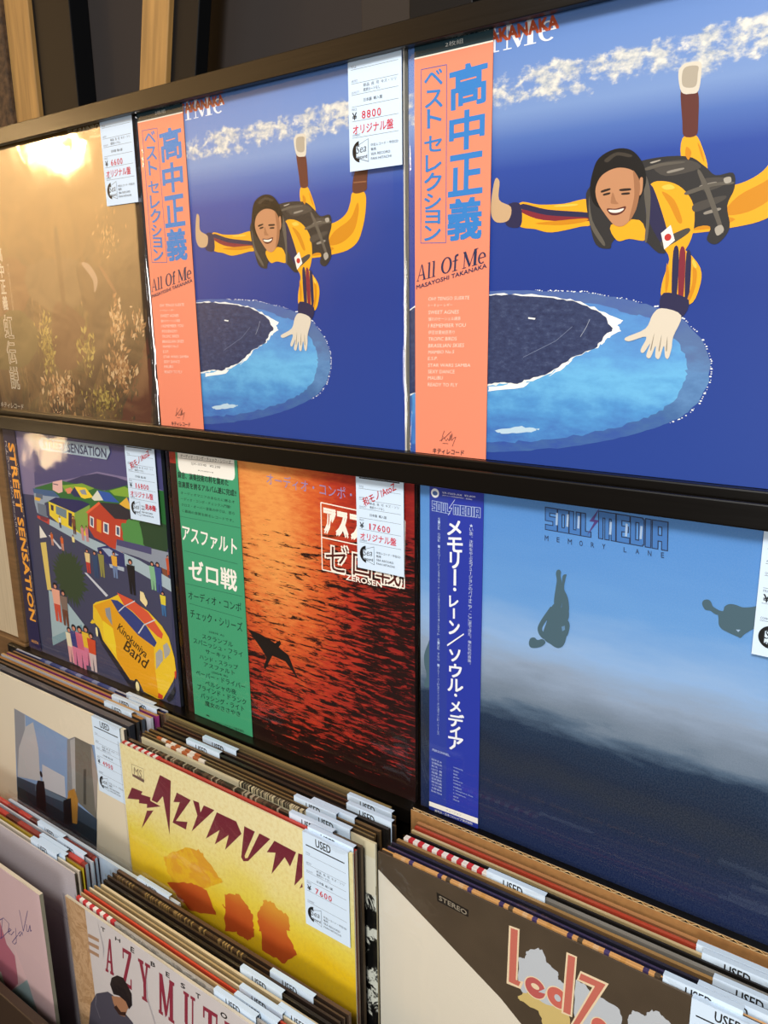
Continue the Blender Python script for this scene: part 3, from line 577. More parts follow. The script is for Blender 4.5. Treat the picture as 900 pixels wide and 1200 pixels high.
# ------------------------------------------------------------------ golden thicket sleeve
def gold_cover():
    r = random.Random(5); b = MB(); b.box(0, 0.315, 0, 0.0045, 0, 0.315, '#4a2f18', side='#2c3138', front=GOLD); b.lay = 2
    S3 = (0, 130, 3.243)
    b.text('THE RAINBOW', [(203.1,302.8),(268.5,302.7),(202.1,297.2)], '#e9dcb8'); b.text('Masayoshi', [(241.3,293.3),(278.0,294.1),(240.6,288.9)], '#e9dcb8')
    for q, c in (([(39.9,172.9),(76.4,180.3),(110.1,155.3),(80.3,120.0),(26.1,114.3)], '#6b3820'), ([(96.1,167.6),(151.7,176.8),(200.9,171.7),(212.1,152.0),(192.7,124.4),(140.6,119.3),(95.4,137.9)], '#6a5236'), ([(25.3,111.2),(74.6,120.1),(108.2,92.5),(78.5,58.0),(10.8,49.7)], '#4f4c20'),
                 ([(200.0,166.3),(237.4,162.0),(242.4,134.6),(219.1,107.2),(199.6,135.6)], '#4a2e18'), ([(250.0,-1.1),(276.6,40.5),(307.5,90.8),(302.3,-0.4)], '#5f2414'), ([(140.6,119.3),(163.0,127.7),(204.6,107.2),(204.7,78.5),(170.3,54.3),(134.4,59.4)], '#5a2c1a'), ([(223.6,135.0),(263.8,155.6),(237.2,101.5),(223.8,61.6),(189.2,16.1),(172.7,9.1),(207.7,67.0)], '#341a0c')):
        b.poly(jag(curve(q, 2), 1.8, r, 3), c)
    def leaves(x0, z0, x1, z1, n, cols, L=5.0, tilt=80):
        for _ in range(n):
            x, z = r.gauss((x0 + x1) / 2, (x1 - x0) / 4.4), r.gauss((z0 + z1) / 2, (z1 - z0) / 4.4); a_ = math.radians(tilt + r.gauss(0, 35)); l_ = L * r.uniform(.5, 1.4); w2 = l_ * r.uniform(.12, .28)
            dx, dz = math.cos(a_), math.sin(a_); b.poly([(x, z), (x + dx * l_ * .5 - dz * w2, z + dz * l_ * .5 + dx * w2), (x + dx * l_, z + dz * l_), (x + dx * l_ * .5 + dz * w2, z + dz * l_ * .5 - dx * w2)], r.choice(cols)); b.lay -= .349
        b.lay += .35
    D_ = ['#1a0d06', '#2c180c', '#3c2210']; P1 = ['#d9a86e', '#b98250', '#ecc896', '#8a5630', '#5e3418']; Y1 = ['#b59a3c', '#8f7a2c', '#c9b458', '#6b5a1e']
    def zone(q): return (min(p_[0] for p_ in q), min(p_[1] for p_ in q), max(p_[0] for p_ in q), max(p_[1] for p_ in q))
    for q, n, cc, L_ in (([(239.1,172.7),(297.1,10.5)], 260, D_, 9), ([(81.6,45.4),(230.7,-2.4)], 120, D_, 8), ([(107.0,113.7),(136.3,41.1)], 190, Y1, 7), ([(183.2,98.6),(214.2,46.8)], 90, Y1, 7),
                       ([(104.4,46.2),(176.3,0.1)], 200, P1, 8), ([(233.7,79.0),(281.4,26.6)], 240, P1, 8), ([(246.1,129.1),(270.8,79.5)], 120, P1, 8), ([(280.6,117.7),(306.8,85.4)], 50, P1, 7), ([(192.8,37.2),(250.4,1.9)], 130, Y1, 6), ([(228.4,221.2),(283.7,170.6)], 60, ['#caa468', '#b08448', '#8a6430'], 6)):
        leaves(*zone(q), n, cc, L_, 75)
    for q, c in (([(159.5,201.7),(167.6,201.2),(167.6,124.8),(160.4,124.9)], '#4a2c16'), ([(194.2,160.9),(199.5,163.5),(207.4,124.2),(202.1,121.4)], '#3c2412'), ([(205.3,168.8),(219.4,167.1),(231.9,151.3),(224.1,137.8),(222.6,151.6)], '#b49a84'), ([(237.4,162.0),(242.2,162.9),(261.4,139.6),(256.8,138.6)], '#7a4a30')): b.spoly(q, c)
    ln = [(63.8,174.9),(66.2,-0.3)]; b.line(ln, .4, '#4a3016')
    b.vtext('高中正義', [(42.1,169.8)][0][0], 11, [(42.1,169.8)][0][1] + 26, [(34.8,120.5)][0][1], '#e9e0cc', 0.02)
    q = [(41.8,117.3),(23.4,23.8)]; b.vtext('虹伝説', q[0][0] + 1, 19, q[0][1], q[1][1], '#e9e0cc', 0.03); b.vtext('虹伝説', q[0][0] + 1, 17.5, q[0][1] - .6, q[1][1] + .6, '#6b5a2a', -0.015)
    q = [(58.0,175.2),(55.1,126.5)]; b.vtext('ザ・レインボー・ゴブリンズ', q[0][0], 4, q[0][1], q[1][1] - 6, '#d8ccb0')
    b.text('キティレコード', [(4.1,7.9),(56.0,7.3),(2.5,1.0)], '#e9e0cc', 0.01)
    return b
t = thing('record_sleeve', 'golden brown thicket sleeve under glaring crinkled film, left end of the upper ledge', 'record', (-0.322, 0.0, 0.0), GW)
gold_cover().build('cover', t)
link('outer_bag', film_mesh(0.320, 0.318, 0.005, seed=8, wavy=0.0012, m=FOILY), t, (-0.002, -0.0020, 0))
add_tag(t, 0.2645, 0.3165, -0.0036, tagm('6600'))

# ------------------------------------------------------------------ painted street sleeve
def street_cover():
    r = random.Random(9); b = MB(); b.box(0, 0.3145, 0, 0.0045, 0, 0.315, '#3d3f5e', side='#20242c'); b.lay = 2
    A = lambda q, c: b.poly(q, c)
    A([(5.5,303.9),(336.5,298.5),(328.1,223.8),(57.3,221.3),(10.1,218.9)], '#7d7396')
    A([(68.5,302.2),(336.5,298.5),(331.9,257.5),(256.4,265.6),(196.3,266.5),(149.6,254.0),(60.0,234.6)], '#4c4a78')
    A([(122.0,244.2),(165.5,258.2),(195.9,264.4),(233.4,263.7),(264.5,260.3),(263.0,249.2),(207.3,245.5),(146.9,238.4)], '#33355c')
    A([(59.3,231.3),(117.3,247.4),(163.5,246.4),(207.2,244.9),(250.6,256.4),(331.9,257.5),(326.8,212.4),(231.0,215.9),(55.9,214.6)], '#2f6a35')
    A([(121.5,241.6),(163.9,248.9),(188.0,245.6),(161.9,237.1),(126.4,234.1)], '#7fa63a'); A([(216.8,246.1),(245.8,254.4),(258.9,251.6),(257.6,242.8),(225.5,241.8)], '#7fa63a')
    A([(101.6,243.8),(122.8,248.6),(121.0,233.4),(112.0,230.5),(99.6,233.4)], '#e6b8b0')
    for z in (262, 274, 286): A([(x, y) for x, y in PX("S",(0,490,3.43),"214,%d 236,%d 236,%d 214,%d" % (0,0,0,0))] if False else [(102.4,242.0),(113.1,241.9),(112.8,240.6),(102.1,240.7)], '#6a5a66')
    A([(127.0,237.6),(139.7,241.2),(146.3,235.2),(131.3,232.2)], '#e08a66')
    A([(137.9,234.2),(147.7,243.1),(170.6,244.2),(183.7,234.3),(165.7,230.2),(150.9,232.1)], '#f0cf3a'); A([(137.9,234.2),(147.6,242.8),(158.8,231.2),(145.4,230.2)], '#27305e'); A([(157.3,239.6),(168.7,242.2),(171.7,235.8),(161.5,235.2)], '#8d94a0')
    A([(180.0,232.6),(193.6,243.9),(204.4,233.2),(185.5,230.3)], '#d9dccb'); A([(193.6,243.9),(216.5,243.7),(233.7,234.0),(204.2,232.0)], '#2c55a8')
    A([(233.4,232.5),(248.6,242.3),(261.6,239.0),(260.1,228.1),(242.2,229.2)], '#e0b040'); A([(248.6,242.3),(261.7,239.9),(260.6,231.6),(253.6,233.0)], '#3a4a8c')
    A([(56.1,229.3),(98.3,232.0),(113.1,224.9),(78.3,214.1),(75.6,200.8),(82.9,195.3),(58.3,198.4),(55.2,211.2)], '#94a3b4'); A([(54.5,230.1),(101.0,232.3),(114.3,225.7),(80.1,223.4),(55.6,224.3)], '#40608c'); A([(60.7,224.3),(76.0,224.8),(74.7,218.2),(59.5,218.3)], '#5a6a80'); A([(56.9,219.3),(70.9,219.0),(67.2,214.7),(56.0,215.2)], '#e0b03a')
    A([(61.0,211.9),(80.5,211.2),(80.0,194.9),(61.4,197.2)], '#6b7788')
    A([(87.7,217.0),(141.8,209.7),(166.4,219.2),(171.9,219.4),(164.1,184.7),(151.5,176.5),(136.1,177.3),(86.4,199.0)], '#e8cf3c')
    A([(141.8,209.7),(175.7,224.1),(170.9,201.3),(152.6,183.0),(138.4,190.3)], '#7fa04a')
    A([(87.8,217.6),(104.9,224.5),(160.1,227.1),(175.8,224.8),(142.9,209.9)], '#25285c'); A([(102.8,213.4),(125.4,211.3),(123.2,199.6),(101.4,203.0)], '#6f8590'); A([(91.5,213.9),(97.8,212.8),(96.4,205.5),(91.2,206.8)], '#32284a'); A([(129.1,208.7),(136.3,207.7),(133.0,189.6),(126.0,191.7)], '#32284a')
    A([(57.6,195.0),(88.1,193.4),(90.5,185.9),(80.7,181.2),(57.0,186.7)], '#c1443a'); A([(64.4,195.3),(83.3,194.7),(79.0,189.5),(64.6,190.7)], '#7d3440')
    A([(194.2,229.5),(221.4,214.0),(254.0,216.8),(260.4,214.1),(255.5,177.9),(219.8,172.0),(197.1,180.6),(178.0,183.8),(167.8,194.7),(169.2,215.0)], '#b8402c')
    A([(194.2,229.5),(233.4,232.5),(268.2,222.5),(258.5,216.2),(222.2,213.5)], '#2c2a34'); A([(165.9,213.6),(194.3,230.2),(196.9,228.1),(169.7,212.3)], '#e0653f')
    for q in ([(173.4,210.3),(181.1,208.9),(178.9,195.7),(171.3,197.7)], [(199.3,206.6),(209.7,205.7),(207.6,192.0),(197.2,193.5)], [(223.0,205.8),(231.3,205.2),(229.4,192.3),(221.1,193.5)]): A(q, '#e9e2d8'); A([(x * .6 + sum(p_[0] for p_ in q) / 4 * .4, z * .75 + sum(p_[1] for p_ in q) / 4 * .25) for x, z in q], '#4a5a78')
    A([(186.9,208.5),(195.5,207.3),(193.0,191.6),(184.5,193.4)], '#e0902c')
    A(jag([(233.5,207.3),(249.5,217.0),(267.6,218.1),(275.5,210.5),(276.9,187.3),(253.2,177.5),(236.1,186.7)], 1.6, r), '#4f8c4a')
    A(jag([(267.2,215.1),(294.5,223.3),(316.0,219.3),(320.6,194.5),(297.6,179.1),(276.1,181.3)], 2.0, r), '#28442c')
    A([(296.4,183.3),(302.7,185.8),(312.7,155.5),(304.5,151.0)], '#7d4a34')
    A([(222.2,187.6),(324.0,187.9),(321.5,165.9),(261.6,173.0),(218.4,174.8)], '#8a93a2'); A([(222.3,188.8),(285.8,188.8),(284.8,180.4),(221.2,181.3)], '#4a4a72')
    A([(85.4,194.0),(177.4,180.6),(261.2,169.9),(320.5,157.0),(318.8,142.0),(259.1,154.5),(175.3,167.7),(83.1,182.2)], '#a3b8c2')
    A([(56.9,191.6),(175.3,167.7),(259.1,154.5),(318.8,142.0),(304.7,-2.2),(5.4,-0.1),(49.6,184.0)], '#40435e')
    A([(58.1,158.5),(71.2,161.2),(70.9,96.3),(61.4,94.4)], '#dcc46a'); A([(60.6,182.2),(74.8,168.5),(58.2,164.5)], '#e9e6dc')
    A([(63.8,94.9),(96.3,91.1),(137.3,62.6),(130.2,52.6),(58.8,15.8)], '#9fb8c0'); A([(58.7,27.2),(131.8,62.1),(133.2,54.3),(58.7,15.1)], '#7ea0ac')
    A([(149.5,134.5),(154.7,134.8),(194.6,113.6),(190.2,110.8)], '#c6ccd6'); A([(78.8,171.7),(83.4,172.4),(106.0,158.2),(101.4,156.8)], '#c6ccd6')
    leafy = []
    cx, cz = [(116.6,121.9)][0]
    for i in range(72):
        a = 2 * math.pi * i / 72; k = (1.0 if i % 2 else .8) * r.uniform(.85, 1.1); leafy.append((cx + 38 * k * math.cos(a), cz + 38 * k * math.sin(a)))
    A(leafy, '#34452e')
    A([(182.0,171.9),(201.5,177.6),(234.1,172.8),(234.0,156.0),(216.1,146.7),(184.0,159.7)], '#2f3468'); A([(191.0,172.8),(205.9,174.6),(223.3,169.5),(204.3,164.4)], '#9fb0c8'); A([(202.9,155.2),(231.6,155.6),(230.9,150.6),(204.2,150.7)], '#aab6c4')
    def folk(q, top, leg, sk='#c98870'):
        x, z = q[0]; h = q[0][1] - q[1][1]; wd = h * .17
        b.oval(x, z - h * .08, wd * .55, h * .085, '#1c1a20', n=10); A([(x - wd, z - h * .17), (x + wd, z - h * .17), (x + wd * .8, z - h * .55), (x - wd * .8, z - h * .55)], top)
        A([(x - wd * .8, z - h * .55), (x + wd * .8, z - h * .55), (x + wd * .7, z - h), (x + wd * .15, z - h), (x, z - h * .62), (x - wd * .15, z - h), (x - wd * .7, z - h)], leg)
        b.oval(x, z - h * .1, wd * .36, h * .05, sk, n=8)
    for q, a, c in (([(86.1,177.8),(82.5,159.1)], '#c8602c', '#c98870'), ([(108.2,176.2),(104.5,156.0)], '#d0602c', '#c98870'), ([(133.5,180.7),(130.4,162.9)], '#e8d890', '#3a4a5c'), ([(138.5,205.5),(134.2,181.8)], '#7a4a34', '#5a3430'), ([(108.6,201.4),(105.7,185.5)], '#dcdcd0', '#30345c'), ([(154.8,195.9),(151.5,176.5)], '#d08888', '#c98888'), ([(164.1,196.6),(160.6,176.3)], '#c87880', '#c98888'),
                    ([(160.0,166.8),(154.8,135.5)], '#e0c890', '#b83c34'), ([(175.2,167.0),(170.5,131.9)], '#30486c', '#30486c'), ([(188.2,170.4),(183.2,135.6)], '#8c8848', '#8c8848'), ([(214.2,172.6),(210.2,139.3)], '#e0a83c', '#6a80a8'), ([(244.6,168.5),(243.1,124.5)], '#17171c', '#17171c'), ([(284.6,172.5),(283.8,138.1)], '#7fb48c', '#7fb48c'), ([(294.3,173.3),(292.4,136.8)], '#3a4a88', '#3a4a88'), ([(313.6,184.7),(312.6,161.3)], '#c0502c', '#c0502c'),
                    ([(81.1,108.5),(72.5,54.4)], '#e8a890', '#c8503c'), ([(97.6,101.5),(90.7,52.2)], '#7c6a60', '#6a4030'), ([(299.3,139.7),(292.7,109.8)], '#d8c83c', '#3a6a9c')): folk(q, a, c)
    for q, a, c in (([(101.8,51.9),(99.5,1.8)], '#ded6b8', '#d8a0a0'), ([(113.3,57.9),(109.3,0.8)], '#343c7c', '#d07898'), ([(125.9,58.7),(121.1,-0.3)], '#c86078', '#d07898'), ([(139.8,61.9),(134.2,6.5)], '#e0b830', '#d07898'), ([(149.7,55.4),(150.4,1.8)], '#cc4c2c', '#c8b8b8')): folk(q, a, c)
    A(jag([(258.8,132.0),(265.1,131.4),(270.9,120.4),(267.4,114.1),(257.3,120.6)], .5, r), '#ead9a0')
    # van
    V = (100, 680, 7.5)
    A([(161.5,69.6),(175.0,51.4),(228.1,12.0),(248.0,-2.1),(222.0,-0.3),(171.6,44.5)], '#1a1e2e')
    A([(159.1,76.6),(162.2,95.4),(168.7,99.7),(197.8,110.1),(207.5,115.0),(217.0,119.8),(242.5,116.4),(270.9,109.6),(293.7,96.4),(304.3,84.9),(311.5,61.5),(312.6,44.8),(306.2,31.7),(284.5,2.4),(273.7,-0.7),(248.5,1.8),(241.3,12.5),(223.5,10.7),(203.6,28.2),(175.0,51.4),(170.2,65.5),(162.7,69.9)], '#e6c22c')
    A([(161.9,93.8),(200.0,109.8),(213.5,95.9),(247.5,75.2),(275.7,66.1),(273.9,43.3),(277.1,1.0),(248.6,2.6),(241.3,12.5),(223.6,11.0),(201.7,30.7),(200.3,51.4),(182.8,71.4),(169.4,89.4)], '#dfa01e')
    A([(151.9,69.0),(157.6,74.8),(164.2,71.7),(155.6,68.3)], '#e6c22c')
    A([(179.2,78.1),(198.8,72.0),(201.4,51.7),(200.3,36.4),(177.7,53.6)], '#ecd02e')
    A([(200.0,109.8),(213.6,111.1),(240.6,102.4),(265.3,90.0),(281.8,73.2),(276.8,66.3),(247.5,74.7),(213.4,95.1)], '#33407e'); A([(214.0,121.3),(242.7,117.8),(270.7,108.2),(294.6,86.8),(291.8,80.3),(283.8,81.5),(264.4,91.2),(240.7,103.4),(226.1,107.2)], '#d4573a')
    A([(212.9,97.5),(224.9,106.3),(247.0,118.0),(247.7,116.9),(225.9,105.5),(214.5,96.7)], '#c9ccd0'); A([(247.4,77.0),(260.2,91.0),(282.3,102.3),(282.9,101.0),(261.3,90.0),(249.9,76.7)], '#c9ccd0')
    A([(186.5,95.3),(197.3,99.0),(198.2,75.6),(187.3,85.8)], '#8d9296'); A([(277.9,58.7),(286.0,66.4),(290.9,64.8),(290.6,53.3),(276.4,38.1)], '#a4a6a4'); A([(292.8,72.4),(300.5,77.7),(305.6,69.8),(302.8,63.5),(293.9,55.6)], '#a4a6a4')
    b.oval(*[(164.1,59.5)][0], 2.4, 6.5, '#efe6b0'); b.oval(*[(236.5,6.0)][0], 5.6, 9.0, '#1a1a20'); b.oval(*[(237.3,5.4)][0], 3.6, 6.6, '#efe6b0')
    A([(309.6,44.0),(313.4,46.4),(312.0,37.6),(309.3,34.2)], '#c8402c'); A([(276.9,8.3),(285.0,7.0),(283.4,1.8),(275.0,1.1)], '#c8402c'); A([(290.9,4.2),(307.4,24.9),(308.8,19.5),(303.5,7.9),(294.6,0.9)], '#20242c')
    b.text('Kinokuniya', [(213.7,82.0),(264.2,56.8),(205.2,69.8)], '#3a2a12', 0.01); b.text('Band', [(225.3,62.6),(265.0,46.8),(215.6,49.2)], '#3a2a12', 0.01)
    # banner and strip
    A([(81.0,293.2),(90.9,298.9),(225.0,299.2),(226.7,292.5),(218.8,283.1),(85.5,283.0)], '#9fb4c4'); b.text('STREET SENSATION', [(92.4,296.0),(219.8,295.9),(91.4,285.3)], '#333a5a', 0.03)
    return b
def street_obi():
    b = MB(); b.box(0, 0.029, -0.0004, 0, 0.0, 0.315, '#2e2a44'); b.yb = -0.0004
    q = [(13.1,285.1),(41.5,41.1)]; zt, zb = q[0][1], q[1][1]; s = 'STREET SENSATION'; h = (zt - zb) / 16
    b.text('STREET SENSATION', [(24, zt), (24, zb), (10.5, zt)], '#f2a63a', 0.045)
    b.vtext('ストリート・センセーション', 5.2, 5.0, zt + 3, zb + 120, '#cfc6bc'); b.vtext('マサヒロ・タカナカバンド', 26.5, 2.6, zt - 30, zb + 10, '#b8a890')
    b.rect(0, 0, 29, 42, '#20204c'); b.tx('ARISTA', 7, 9, 24, 13, '#d89a4a', 0.02); b.tx('STEREO', 12, 303, 20, 305.5, '#c8663c')
    return b
t = thing('record_sleeve', 'painted street scene sleeve with yellow van, left end of the lower ledge', 'record', (-0.3225, 0.0, -0.33), 'sleeves on the lower ledge')
street_cover().build('cover', t); q = street_obi().build('paper_strip', t); q.location = (0.0015, -0.0014, 0); q['label'] = 'dark strip with orange lettering'
link('outer_bag', film_mesh(0.320, 0.3165, 0.005, seed=11, wavy=0.0012, m=FILM), t, (-0.0025, -0.0028, 0))
add_tag(t, 0.2588, 0.3135, -0.0043, tagm('16800', atoz=2))

# ------------------------------------------------------------------ sunset sea sleeve
def sunset_cover():
    r = random.Random(4); b = MB(); b.box(0, 0.3145, 0, 0.0045, 0, 0.315, '#1c0d0c', side='#1a1414', front=SUNSET); b.lay = 2
    b.rect(0, 0, 12, 290, '#2a1612')
    b.text('オーディオ・コンポ・チェック', [(142.2,294.2),(294.4,289.1),(142.3,282.6)], '#8f86b4', 0.0)
    W = '#f3ece0'
    f = [(210.5,273.2),(304.7,269.2),(303.6,207.8),(279.3,207.0)]; g = [(210.5,273.2),(209.6,208.2),(237.0,208.0)]
    b.line([g[2], g[1], g[0], f[1], f[2], f[3]], 1.1, W)
    b.line([(210.2,239.9),(304.1,238.6)], 1.1, W)
    b.text('アスファルト', [(214.6,269.3),(302.8,266.3),(213.6,243.8)], W, 0.05)
    b.text('ゼロ戦', [(214.7,235.5),(301.3,235.4),(213.6,207.8)], W, 0.05); b.lay += 1; b.text('ゼロ戦', [(215.0,235.3),(301.0,235.1),(214.0,208.1)], '#4a1712', -0.008)
    b.text('ZEROSEN', [(238.4,208.8),(279.3,209.2),(238.2,203.7)], W, 0.03)
    b.poly([(104.1,124.8),(125.2,122.5),(143.5,117.8),(149.9,122.5),(151.7,119.1),(147.8,114.4),(161.2,109.4),(172.7,86.2),(156.7,101.2),(138.5,103.0),(127.7,85.2),(124.9,86.5),(130.3,98.4),(124.1,106.0)], '#17110f')
    return b
def sunset_obi():
    b = MB(); G, K, W = '#3f9c72', '#12302a', '#f3f1e8'
    b.box(0.0115, 0.104, -0.0004, 0, 0.0, 0.315, G); b.yb = -0.0004
    zt = [(13.7,291.0)][0][1]
    b.poly([(15, 316), (15, zt - 3), (16, zt - 7), (19, zt - 9.5), (96, zt - 9.5), (99, zt - 7), (100, zt - 3), (100, 316)], W)
    b.text('オーディオ・コンポ・チェック・シリーズ', [(19.8,301.6),(95.4,301.8),(19.4,297.6)], '#33302c'); b.line([(17.7,296.8),(99.2,298.4)], .35, '#55504a')
    b.text('SJX-10145   ¥2,200', [(35.6,294.2),(79.5,294.3),(35.2,291.0)], '#33302c'); b.text('★STEREO★', [(45.0,287.3),(69.4,287.2),(44.9,286.0)], K)
    for t_, q, bo in (('録音、演奏技術の粋を集めた', [(13.3,282.2),(90.2,282.0),(12.9,275.1)], .02), ('音高質を誇るアルバム遂に完成!!', [(13.0,271.9),(100.6,272.2),(12.6,265.1)], .02),
                  ('オーディオマニアのあなたに贈るオ', [(15.8,261.0),(97.6,261.1),(15.4,257.8)], 0), ('ーディオ・コンポ・チェック入門盤!', [(15.5,254.6),(91.5,255.2),(15.1,251.3)], 0), ('クロス・オーバー音楽の中では、恐ら', [(15.6,248.1),(96.6,249.1),(15.2,244.7)], 0), ('く最高の音質を誇るレコードです。', [(16.1,241.5),(94.6,241.3),(15.7,238.2)], 0)):
        b.text(t_, q, K, bo)
    for q in ([(10.7,233.0),(103.2,233.4)], [(14.3,194.9),(96.6,194.1)], [(12.3,157.1),(100.8,159.8)]): b.line(q, .4, '#1f5c48')
    b.text('アスファルト', [(14.5,223.4),(97.5,219.7),(12.7,206.4)], W, .015); b.text('ゼロ戦', [(20.6,186.4),(94.5,186.3),(19.1,163.7)], W, .022)
    b.text('オーディオ・コンポ', [(15.8,149.7),(98.2,152.1),(15.5,139.5)], K); b.line([(15.9,134.8),(98.8,135.3)], .4, '#1f5c48')
    b.text('チェック・シリーズ', [(17.0,129.0),(98.4,130.4),(16.7,118.2)], K)
    for t_, q in (('(SIDE A)', [(45.6,109.4),(68.9,110.0),(45.8,106.7)]), ('スクランブル', [(34.0,103.6),(82.2,105.0),(33.8,97.5)]), ('スパニッシュ・フライ', [(19.0,95.0),(96.2,97.0),(18.7,88.6)]), ('サーキット', [(37.7,86.2),(78.1,88.1),(37.6,80.7)]), ('ハンド・スラップ', [(27.3,77.5),(87.9,79.7),(27.1,71.7)]), ('アスファルト', [(33.6,69.6),(82.3,71.7),(33.5,64.1)]),
                  ('(SIDE B)', [(45.7,61.8),(70.5,63.2),(45.9,59.1)]), ('ペーパー・ドライバー', [(19.3,57.0),(97.3,60.3),(19.1,50.4)]), ('ペルシャの夜', [(33.7,48.1),(82.9,50.0),(33.5,41.5)]), ('ブラインド・ドランク', [(19.8,39.9),(97.5,42.8),(19.5,33.0)]), ('パッシング・ライト', [(24.8,30.7),(93.7,33.9),(24.5,23.7)]), ('魔女のささやき', [(30.8,22.6),(87.2,25.3),(30.6,16.0)])):
        b.text(t_, q, K)
    b.text('ワーナー・パイオニア株式会社', [(44.0,2.0),(91.1,4.5),(44.1,-1.1)], K); b.oval(*[(34.1,4.0)][0], 3, 1.6, K, a0=0, a1=180)
    return b
t = thing('record_sleeve', 'red sunset sea sleeve with green paper strip, centre of the lower ledge', 'record', (0.006, 0.0, -0.33), 'sleeves on the lower ledge')
sunset_cover().build('cover', t); q = sunset_obi().build('paper_strip', t); q.location.y = -0.0008; q['label'] = 'green paper strip'
link('outer_bag', film_mesh(0.319, 0.3165, 0.005, seed=14, wavy=0.0008, m=FILM), t, (-0.003, -0.0022, 0))
add_tag(t, 0.255, 0.3135, -0.0034, tagm('17600', atoz=True))

# ------------------------------------------------------------------ blue evening sea sleeve
def sea_cover():
    b = MB(); b.box(0, 0.3145, 0, 0.0045, 0, 0.315, '#24406c', side='#1a1e28', front=SEA); b.lay = 2
    T, O = '#3f72b4', '#24324e'
    block(b, 'SOUL', [(113.8,297.8),(149.5,297.1),(114.5,281.1)], O, T, .7, (1, .9, .9, .8)); block(b, 'MEDIA', [(155.7,300.4),(205.0,299.1),(156.7,280.7)], O, T, .7, (1.2, .9, .9, .4, 1))
    for x, z in [(123.2,291.0),(131.8,291.0),(140.5,291.0),(164.9,290.0),(176.6,290.3),(187.2,290.1)]: b.rect(x - .8, z - 5.5, x + .8, z + 4, '#9ab4d4')
    b.poly([(156.1,303.4),(148.8,292.2),(152.5,292.1),(147.5,281.1),(156.0,293.8),(152.4,293.9)], '#4a3a78')
    for ch, q in zip('MEMORYLANE', ([(114.0,276.3),(116.9,276.1),(114.1,272.2)], [(123.8,276.2),(126.0,276.3),(123.9,272.5)], [(132.7,276.4),(135.9,276.2),(132.9,272.4)], [(141.9,276.6),(144.4,276.3),(142.0,272.6)], [(150.8,276.5),(153.3,276.5),(151.0,272.8)], [(159.4,276.6),(161.8,276.7),(159.5,273.0)], [(175.4,276.8),(177.4,276.8),(175.6,273.2)], [(184.1,277.0),(186.6,277.1),(184.3,273.5)], [(192.9,277.3),(195.4,277.1),(193.1,273.5)], [(202.1,277.3),(204.1,277.4),(202.4,273.6)])):
        b.text(ch, q, '#2c4060', .01)
    B_ = '#45606e'
    for q in ([(124.3,247.3),(125.2,250.3),(127.1,251.0),(128.5,249.3),(128.3,246.1),(129.9,239.4),(130.4,226.6),(128.8,219.2),(124.8,219.0),(123.6,225.2),(124.5,235.1),(125.2,242.3)], [(129.6,245.1),(130.8,247.8),(133.0,248.2),(132.2,244.6),(131.6,236.5),(134.8,230.1),(136.2,221.4),(134.8,215.9),(130.2,216.2),(130.4,226.6),(129.9,237.5)],
              [(123.4,222.6),(129.3,221.2),(135.2,220.5),(136.4,215.6),(135.1,209.5),(135.4,201.7),(133.2,191.3),(128.1,187.4),(122.0,189.3),(117.2,191.5),(115.6,197.1),(118.0,206.0),(120.3,214.7)], [(121.5,220.2),(118.3,215.6),(113.2,206.6),(110.8,200.0),(112.3,195.0),(116.5,192.0),(118.4,195.1),(114.9,199.0),(115.4,203.1),(119.8,210.7),(123.0,215.3)],
              [(135.0,212.0),(137.0,209.9),(137.2,205.4),(135.5,199.1),(132.8,200.5),(134.6,205.4),(133.1,209.0)], [(103.7,185.5),(104.9,189.9),(108.3,191.4),(111.1,190.0),(115.2,191.7),(118.0,189.6),(114.7,185.5),(109.3,182.8),(105.2,182.5)]): b.spoly(q, B_)
    b.poly([(130.7,205.5),(133.2,207.1),(133.7,203.9),(131.5,202.1)], '#5f86ae')
    for q in ([(232.5,245.1),(233.0,248.0),(235.8,249.3),(238.0,248.1),(239.5,245.2),(241.6,244.0),(243.8,242.8),(243.2,239.9),(240.7,240.3),(238.0,241.8),(234.7,241.8)], [(243.0,242.7),(246.3,243.2),(247.0,246.5),(249.9,248.9),(254.0,249.2),(258.1,248.4),(262.8,249.4),(268.9,251.8),(275.0,253.1),(276.1,241.7),(267.2,235.6),(261.3,230.0),(259.0,226.8),(256.7,227.2),(251.7,228.5),(246.9,230.1),(244.5,232.8),(243.8,237.3)]): b.spoly(q, B_)
    b.spoly([(10.8,164.9),(7.5,160.4),(4.1,150.2),(4.5,140.9),(6.6,131.9),(4.1,121.7),(8.3,120.5),(10.8,127.3)], B_)
    b.poly([(255.5,231.9),(258.4,232.4),(257.1,230.5)], '#93b0d0')
    b.spoly([(10.8,164.9),(7.5,160.4),(4.1,150.2),(4.5,140.9),(6.6,131.9),(4.1,121.7),(8.3,120.5),(10.8,127.3)], B_)
    return b
